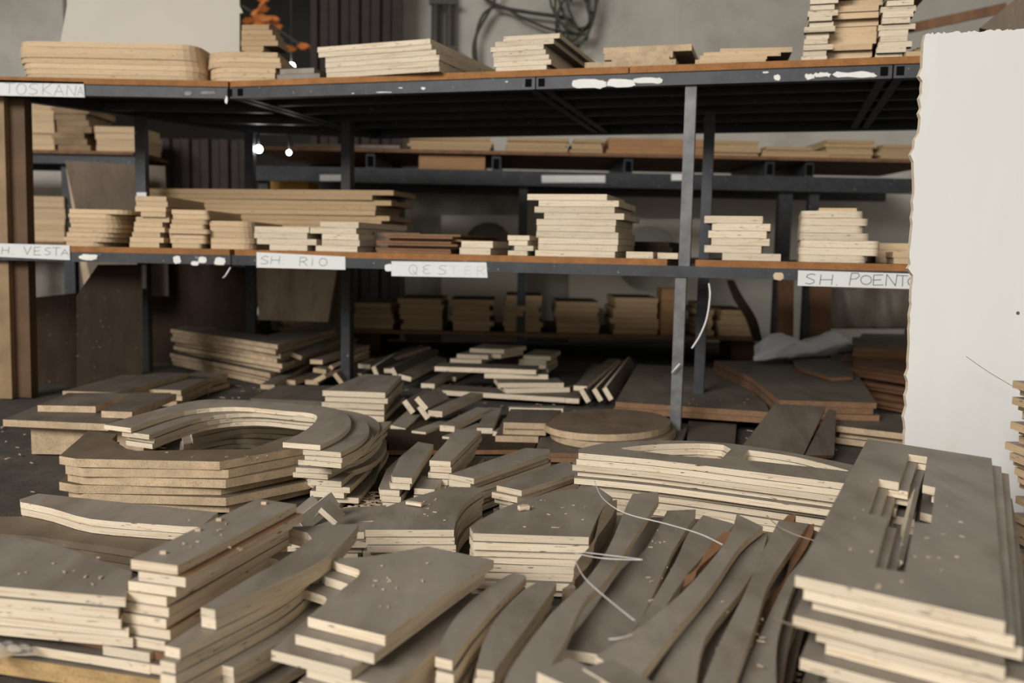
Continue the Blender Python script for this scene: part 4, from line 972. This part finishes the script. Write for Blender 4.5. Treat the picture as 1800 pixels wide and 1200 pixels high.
# ------------------------------------------------------------------ foreground, left
stack('bowed plank pair at left', smooth([(35, 877), (67, 867)], 1) + [(383, 900), (352, 926), (320, 925)] + smooth([(280, 922), (160, 912), (90, 893), (36, 882)], 3), 5, P12, 0, jit=.004, rot=.6)
stack('darker plank pile in front of the bowed pair', [(-60, 908), (110, 907), (328, 938), (262, 972), (200, 962), (60, 942), (-60, 934)], 3, P12, 0, ('film_brown', 'film_brown'), jit=.006, rot=.6)
stack('curved-edge sheet pile at the left border', [(-160, 950)] + smooth([(-60, 944), (0, 943), (50, 947), (117, 963), (183, 987), (232, 1004)], 3) + [(220, 1050), (0, 1031), (-160, 1016)], 5, P12, .0548, jit=.004, rot=.5)
stack('dark flat sheet below the curved-edge pile', [(-160, 1080), (-40, 1082), (300, 1148), (330, 1060), (-160, 1030)], 1, .012, .0412, ('film_dark', 'hardboard'), 'thin')
stack('plywood layer over the bottom chipboard at left', [(-160, 1140), (60, 1136), (300, 1172), (360, 1110), (-160, 1080)], 1, .012, .0278, ('film_dark', 'ply'), 'warped')
stack('rough chipboard pair in the bottom left corner', [(-200, 1152), (0, 1152), (290, 1196), (400, 1110), (-200, 1080)], 2, .0125, 0, ('film_dark', 'chip_yellow'), 'rough', jit=.002, rot=.3, name='chipboard_board')
stack('tall narrow stack at the left foreground', [(230, 983), (312, 994), (521, 886), (453, 876)], 12, .0124, 0, rot=.5, name='narrow_board', faces={1: 'hardboard', 3: 'hardboard', 6: 'hardboard'}, offs={1: (.012, -.006, 0), 2: (-.004, -.004, 1), 3: (-.012, -.004, -.5), 4: (-.010, -.006, 0), 5: (-.012, -.010, 0), 6: (-.008, -.012, .6), 7: (-.012, -.016, 0), 8: (-.03, -.02, 0), 9: (-.028, -.024, 0), 10: (-.008, -.03, 0), 11: (-.008, -.03, 0)})
lft = smooth([(353, 1067), (430, 1020), (500, 980), (548, 946)], 3) + [(540, 936), (502, 926), (630, 920)] + smooth([(628, 926), (600, 957), (560, 988), (500, 1018), (378, 1072)], 3)
stack('tapering curved pile right of the tall narrow stack', lft, 9, .0124, 0, jit=.003, rot=.3, offs={2: (-.03, -.05, 1.5), 3: (-.032, -.06, 1.5), 4: (-.03, -.065, 1.5), 5: (-.028, -.07, 1.5), 6: (-.034, -.075, 1.5), 7: (-.03, -.08, 1.5), 8: (-.03, -.08, 1.5)}, name='tapered_piece')
stack('low strip pair emerging under the notched pile', [(384, 1168), (410, 1173)] + [(548, 1098), (612, 1040), (580, 1030), (500, 1084)], 4, P12, 0, jit=.006, rot=.6)
ntc = [(541, 1084), (677, 1117), (868, 984), (752, 960), (650, 978), (583, 981), (592, 989)] + smooth([(612, 995), (630, 1001), (632, 1008), (624, 1018)], 2) + [(600, 1036)]
stack('notched leg pile at the bottom centre', ntc, 8, .0126, 0, rot=.6, offs={1: (-.012, -.02, .5), 2: (-.040, -.035, 1.5), 3: (.010, -.05, 0), 4: (.0, -.06, 1), 5: (.0, -.06, 0), 6: (.0, -.05, 1), 7: (.01, -.05, 0)}, name='notched_piece')

# ------------------------------------------------------------------ foreground, centre and right: curved strips fanning out
c1 = [(765, 1154), (795, 1161)] + smooth([(827, 1115), (860, 1078), (890, 1047), (925, 1014)], 3) + [(922, 1010), (902, 1007)] + smooth([(890, 1012), (858, 1032), (817, 1066), (790, 1100), (770, 1138)], 3)
stack('first curved strip pile right of the notched leg', c1, 6, P12, 0, jit=.004, rot=1)
c2 = [(838, 1176), (868, 1180)] + smooth([(905, 1130), (940, 1082), (978, 1026)], 3) + [(976, 1022), (950, 1020)] + smooth([(940, 1025), (910, 1046), (870, 1090), (847, 1133)], 3)
stack('second curved strip pile right of the notched leg', c2, 6, P12, 0, jit=.004, rot=1)
stack('small board ends peeking below the first curved strip', [(737, 1172), (765, 1178), (830, 1120), (800, 1110)], 3, P12, 0, jit=.006)
FAN = 'fan of curved strips'
def fan(pts, h_n, label, t=P12, base=0, mats=('film', 'ply'), n=None, tilt=None):
    made = stack('fan', pts, 1, t, base, mats, group=FAN, name='curved_strip')
    made[0]['label'] = label
    if tilt: made[0].rotation_euler = (math.radians(tilt[0]), math.radians(tilt[1]), made[0].rotation_euler.z)
    return made[0]
fa = smooth([(1112, 868), (1099, 894), (1067, 967), (1023, 1027), (967, 1080), (900, 1170), (880, 1215)], 3) + smooth([(940, 1215), (988, 1137), (1010, 1090), (1033, 1047), (1067, 1017), (1113, 947), (1158, 877)], 3) + [(1156, 864)]
fc = smooth([(1173, 897), (1133, 967), (1093, 1000), (1033, 1083), (985, 1140)], 3) + smooth([(1050, 1150), (1113, 1106), (1150, 1040), (1183, 967), (1222, 908)], 3) + [(1223, 895)]
fd = smooth([(1236, 905), (1208, 940), (1188, 985), (1150, 1050), (1115, 1108)], 3) + smooth([(1150, 1100), (1207, 1010), (1280, 934), (1290, 920)], 3)
fe = smooth([(1295, 903), (1285, 935), (1260, 973), (1200, 1040), (1127, 1100), (1047, 1153)], 3) + smooth([(1118, 1197), (1183, 1113), (1250, 1033), (1300, 960), (1341, 925)], 3)
ff = smooth([(1322, 940), (1300, 965), (1250, 1046), (1190, 1128), (1140, 1210)], 3) + smooth([(1222, 1210), (1240, 1120), (1300, 1042), (1335, 985), (1350, 935)], 3)
fg = smooth([(1369, 915), (1333, 985), (1310, 1040), (1263, 1133), (1232, 1210)], 3) + smooth([(1284, 1210), (1327, 1100), (1348, 1033), (1382, 977), (1422, 920)], 3)
fh = smooth([(1428, 930), (1398, 988), (1358, 1067), (1317, 1160), (1300, 1215)], 3) + smooth([(1365, 1215), (1367, 1120), (1402, 1013), (1440, 935)], 3)
fan(fc, 1, 'broad split strip in the middle of the fan', base=.074)
fan(fd, 1, 'short chipped strip right of the broad split one', base=.080)
fan(fa, 1, 'long curved strip at the left side of the fan', base=.100)
fan(fe, 1, 'wide curved strip with a cream near end, top of the fan', base=.112)
fan(ff, 1, 'curved strip directly right of the wide one in the fan', base=.095)
fan(fg, 1, 'slim curved strip with a broad square far end', base=.108)
fan(fh, 1, 'rightmost curved strip beside the cut-out stack', base=.090)
# what carries the fan
stack("lower layers under the left of the fan", [(1080, 905), (1230, 912), (1130, 1110), (1060, 1200), (930, 1205), (1010, 1080)], 5, P12, 0, jit=.01, rot=1.5)
stack("lower layers under the right of the fan", [(1232, 930), (1430, 940), (1370, 1205), (1070, 1205), (1180, 1060)], 6, P12, 0, jit=.008, rot=1.2)
for i, (pts, lab) in enumerate((
    (((1392, 905), (1345, 985), (1318, 1050), (1285, 1140)), 'reddish veneer edge strip between the slim and wide strips'),
    (((1424, 922), (1385, 1010), (1350, 1080), (1300, 1200)), 'reddish veneer edge strip beside the rightmost curved strip'),
    (((1280, 935), (1230, 995), (1195, 1030), (1150, 1070)), 'reddish splinter strip right of the chipped strip'),
    (((1078, 880), (1048, 945), (1020, 1000), (1000, 1035)), 'twisted narrow strip standing right of the quarter-round stack'))):
    bm = bmesh.new(); top = [F(p[0], p[1], .118 - .004 * k) for k, p in enumerate(smooth(pts, 4))]
    rows = []
    for k, p in enumerate(top):
        w = .007 + .005 * math.sin(k * 1.1); rows.append([bm.verts.new(p + Vector((sx * w, 0, sz))) for sx, sz in ((-1, 0), (1, .002), (1, -.03), (-1, -.03))])
    for a, b in zip(rows, rows[1:]):
        for k in range(4): bm.faces.new((a[k], a[(k + 1) % 4], b[(k + 1) % 4], b[k]))
    bm.faces.new(rows[0][::-1]); bm.faces.new(rows[-1]); c = sum(top, Vector()) / len(top)
    bmesh.ops.recalc_face_normals(bm, faces=bm.faces)
    bmesh.ops.translate(bm, verts=bm.verts, vec=-c); me = bpy.data.meshes.new('veneer_strip'); bm.to_mesh(me); bm.free()
    tag(link('veneer_strip', me, ('hardboard' if i < 3 else 'film_brown',), None, Matrix.Translation(c)), lab, 'strip', 'veneer strips in the fan')
stick((972, 1168), .125, (1048, 1202), .125, .05, P12, 'cream board end lying across the near end of the fan', ('film', 'ply'), group='cross pieces at the near end')
stick((1050, 1166), .127, (1130, 1212), .127, .04, P12, 'second cream board end crossing the near end of the fan', ('film', 'ply'), group='cross pieces at the near end')

# cut-out stack at the right
cro = [(1398, 1011), (1767, 1093), (1743, 805), (1525, 771)]
crh = [(1597, 798), (1630, 803), (1622, 852), (1644, 857), (1636, 920), (1608, 917), (1590, 1005), (1537, 997), (1560, 910), (1525, 902), (1545, 842), (1580, 848)]
stack('tall cut-out stack at the right foreground', cro, 17, P12, 0, adj='grey-faced plywood', holes=[crh], rot=.5, hole_layers=6,
      offs={1: (.012, -.004, -.5), 2: (.026, .0, -.8), 3: (-.006, -.012, .3), 4: (.02, -.018, 0), 5: (.03, -.02, 0), 6: (.0, -.03, 0), 7: (.03, -.03, 0), 8: (.024, -.034, 0), 9: (.02, -.02, 0), 10: (.03, -.03, 0), 11: (.02, -.03, 0), 12: (.03, -.03, 0)}, name='cutout_board')
stick((1583, 985), .196, (1612, 860), .207, .007, .014, 'slim strip lying diagonally inside the cut-out', ('film', 'ply'), .5, 'strips in the cut-out')

# white panel
rn = random.Random(15)
left = [(1627, 60)]
y = 75
while y < 800:
    x = 1626 - (y - 60) * .0487
    if 243 < y < 300: x -= 9
    elif 300 <= y < 480: x -= 5
    left.append((x - max(0, rn.gauss(1.5, 2.2)), y)); y += rn.uniform(6, 20)
left += [(1588, 860), (1586, 955)]
topj = []; x = 1632
while x < 1860:
    topj += [(x, 59 - (x - 1627) * .052 + rn.uniform(-2, 3)), (x + rn.uniform(2, 5), 59 - (x - 1627) * .052 + rn.uniform(-2, 3))]; x += rn.uniform(5, 12)
wp = plane_board('white_panel', [(1632 - 5, 60)] + topj + [(1870, 40), (1870, 960)] + left[::-1][:-1], (1.1, 1.86, 0), (0, -1, .02), .012, ('white_panel', 'ply'), 'tall white plywood panel standing upright at the right', 'panel')
bmn = bmesh.new(); bmesh.ops.create_cone(bmn, cap_ends=True, segments=10, radius1=.0035, radius2=.0035, depth=.002)
me = bpy.data.meshes.new('nail_head'); bmn.to_mesh(me); bmn.free()
link('nail_head', me, ('hardboard',), wp, Matrix.Translation(onplane(1789, 550, Vector((1.1, 1.86, 0)), Vector((0, -1, .02)).normalized())) @ Matrix.Rotation(1.57, 4, 'X'))
# stacks at the right border
rs = random.Random(33); hz = 0.0
NB = 25
for i in range(NB):
    p = F(1838, 1000, 0)
    o = link('plywood_board', box_mesh('plywood_board', .17 + rs.uniform(-.03, .02), .42, .0135), ('film', 'ply_warm'), None, Matrix.Translation((1.0 + rs.uniform(-.012, .012) + (.02 if i < 12 else 0), 1.42 + rs.uniform(-.02, .02), hz)) @ Matrix.Rotation(rs.gauss(0, .035), 4, 'Z'))
    hz += .0141
    tag(o, ('%s board from the floor in the ragged stack at the right border' % ('lowest' if i == 0 else (ORD + ['nineteenth', 'twentieth', 'twenty-first', 'twenty-second', 'twenty-third', 'twenty-fourth', 'twenty-fifth'])[i])), 'board', 'ragged stack at the right border')

# ------------------------------------------------------------------ straps, hairs and scraps
def strap(pxs, r, label, mat='strap', n=6): 
    o = tube_pts('plastic_strap', [F(p[0], p[1], p[2]) for p in smooth(pxs, n)], r, (mat,), None, 5); return tag(o, label, 'strap', 'plastic straps')
strap([(1045, 845, .135), (1060, 876, .14), (1100, 902, .14), (1170, 920, .14), (1230, 938, .14), (1270, 957, .137)], 0.00075, 'long white strap curving over the fan from the arched pile')
strap([(997, 966, .115), (1040, 972, .13), (1090, 978, .13), (1130, 983, .128)], 0.00061, 'upper of two straps poking from the quarter-round stack')
strap([(1010, 972, .113), (1060, 981, .128), (1130, 984, .127)], 0.00068, 'lower of two straps poking from the quarter-round stack')
strap([(1011, 986, .12), (1030, 1018, .132), (1075, 1058, .135), (1115, 1090, .132)], 0.00068, 'pale strap slanting down across the left of the fan')
strap([(1348, 906, .13), (1370, 926, .14), (1400, 940, .14), (1432, 950, .135)], 0.00088, 'pinkish strap curving beside the cut-out stack', 'strap_brown')
strap([(1070, 1123, .13), (1090, 1121, .132), (1112, 1114, .132)], 0.00061, 'short pale strap end near the split strip')
strap([(1358, 1084, .15), (1380, 1094, .17), (1402, 1100, .18)], 0.00088, 'short brown strap curling from the cut-out stack', 'strap_brown')
o = tube_pts('plastic_strap', [R(S(p[0], p[1], p[2]), p[2], onplane(p[0], p[1], R(0, p[2]), EV).z) for p in smooth([(1246, 498, .03), (1248, 520, .02), (1242, 560, .0), (1230, 590, -.01), (1216, 612, -.01)], 5)], .003, ('strap',), None, 5)
tag(o, 'pale strap hooked round the worn grey post', 'strap', 'plastic straps')
o = tube_pts('plastic_strap', [onplane(p[0], p[1], R(0, -.01), EV) for p in ((1181, 655), (1188, 647), (1195, 639))], .003, ('strap',), None, 5); tag(o, 'short strap end left of the worn grey post', 'strap', 'plastic straps')
o = tube_pts('hair_strand', [G(p[0], p[1], 1.80) for p in smooth([(1698, 626), (1740, 655), (1800, 690)], 5)], .0006, ('cable_dark',), None, 4); tag(o, 'thin dark hair-like strand hanging before the white panel', 'strand')
o = tube_pts('plastic_strap', [onplane(p[0], p[1], R(0, -.004), EV) for p in ((405, 470), (396, 485), (392, 488))], .003, ('strap',), None, 5); tag(o, 'short strap hanging under the middle beam at left', 'strap', 'plastic straps')

# pins in the top board of the narrow stack, small scraps
for k, (x, y) in enumerate(((287, 973), (348, 933), (385, 915), (464, 886))):
    o = link('wood_pin', box_mesh('wood_pin', .008, .004, .004), ('raw', 'raw'), None, Matrix.Translation(F(x, y, 12 * (.0124 + GAP))))
    tag(o, 'tiny pale scrap on the tall narrow stack, %s from the near end' % ORD2[k], 'scrap', 'tiny scraps on the narrow stack')
stick((912, 889), .115, (929, 887), .115, .010, .008, 'small cream splinter lying on the quarter-round stack', ('raw', 'ply'), 0, 'loose splinters', 'splinter', 'wood_splinter')
stick((715, 880), .088, (742, 884), .088, .008, .006, 'small cream splinter at the back of the wing-shaped stack', ('raw', 'ply'), 0, 'loose splinters', 'splinter', 'wood_splinter')
cloth('plastic_film', [(-40, 1168), (58, 1150), (50, 1135), (-40, 1128)], .041, .007, ('plastic_clear',), 'crumpled clear plastic in the bottom left corner', 'plastic film', 9, 14, 1.2)
cloth('plastic_film', [(150, 1130), (215, 1135), (210, 1108), (150, 1106)], .0545, .006, ('cable_dark',), 'small crumpled dark plastic under the curved-edge pile', 'plastic film', 10, 12, 1.4)

# wood chips strewn over everything low
bm = bmesh.new(); rn = random.Random(99)
def chip_at(p, s):
    a = rn.uniform(0, 6.28); l, w = s * rn.uniform(.6, 1.6), s * rn.uniform(.2, .5)
    ux, uy = math.cos(a), math.sin(a); t = .0012
    vs = []
    for zz in (0, t):
        for (i, j) in ((-1, -1), (1, -1), (1, 1), (-1, 1)): vs.append(bm.verts.new((p.x + ux * l * i - uy * w * j, p.y + uy * l * i + ux * w * j, p.z + zz + .001)))
    for f in ((3, 2, 1, 0), (4, 5, 6, 7), (0, 1, 5, 4), (1, 2, 6, 5), (2, 3, 7, 6), (3, 0, 4, 7)): bm.faces.new([vs[k] for k in f])
for k in range(900):
    x, y = rn.uniform(-1.6, 1.4), rn.uniform(1.2, 3.9); chip_at(Vector((x, y, 0)), rn.uniform(.003, .009))
for (x0, x1, y0, y1, h, k) in ((700, 800, 875, 925, 6 * (P12 + GAP), 12), (880, 1030, 875, 930, 8 * (P12 + GAP), 16), (640, 760, 990, 1070, 8 * (.0126 + GAP), 12), (300, 440, 905, 970, 12 * (.0124 + GAP), 10),
        (1480, 1720, 830, 1040, 17 * (P12 + GAP), 22), (1130, 1220, 930, 1060, .0870, 26), (1260, 1340, 1050, 1180, .1080, 30), (30, 180, 970, 1030, .0548 + 5 * (P12 + GAP), 10), (250, 470, 795, 806, 6 * (.0178 + GAP), 8), (1120, 1320, 700, 715, .068, 10)):
    for q in range(k): chip_at(F(rn.uniform(x0, x1), rn.uniform(y0, y1), h), rn.uniform(.0010, .0030))
for (x0, x1, y0, y1, k) in ((560, 660, 870, 900, 90), (870, 1000, 1005, 1030, 80), (640, 720, 880, 900, 60), (1000, 1080, 860, 900, 50), (1360, 1400, 1080, 1200, 50), (500, 560, 985, 1030, 40)):
    for q in range(k): chip_at(F(rn.uniform(x0, x1), rn.uniform(y0, y1), 0.0) + Vector((0, 0, rn.uniform(0, .012))), rn.uniform(.004, .012))
me = bpy.data.meshes.new('wood_chips'); bm.to_mesh(me); bm.free()
tag(link('wood_chips', me, ('raw',)), 'pale wood chips and sawdust strewn over floor and boards', 'wood chips', kind='stuff')
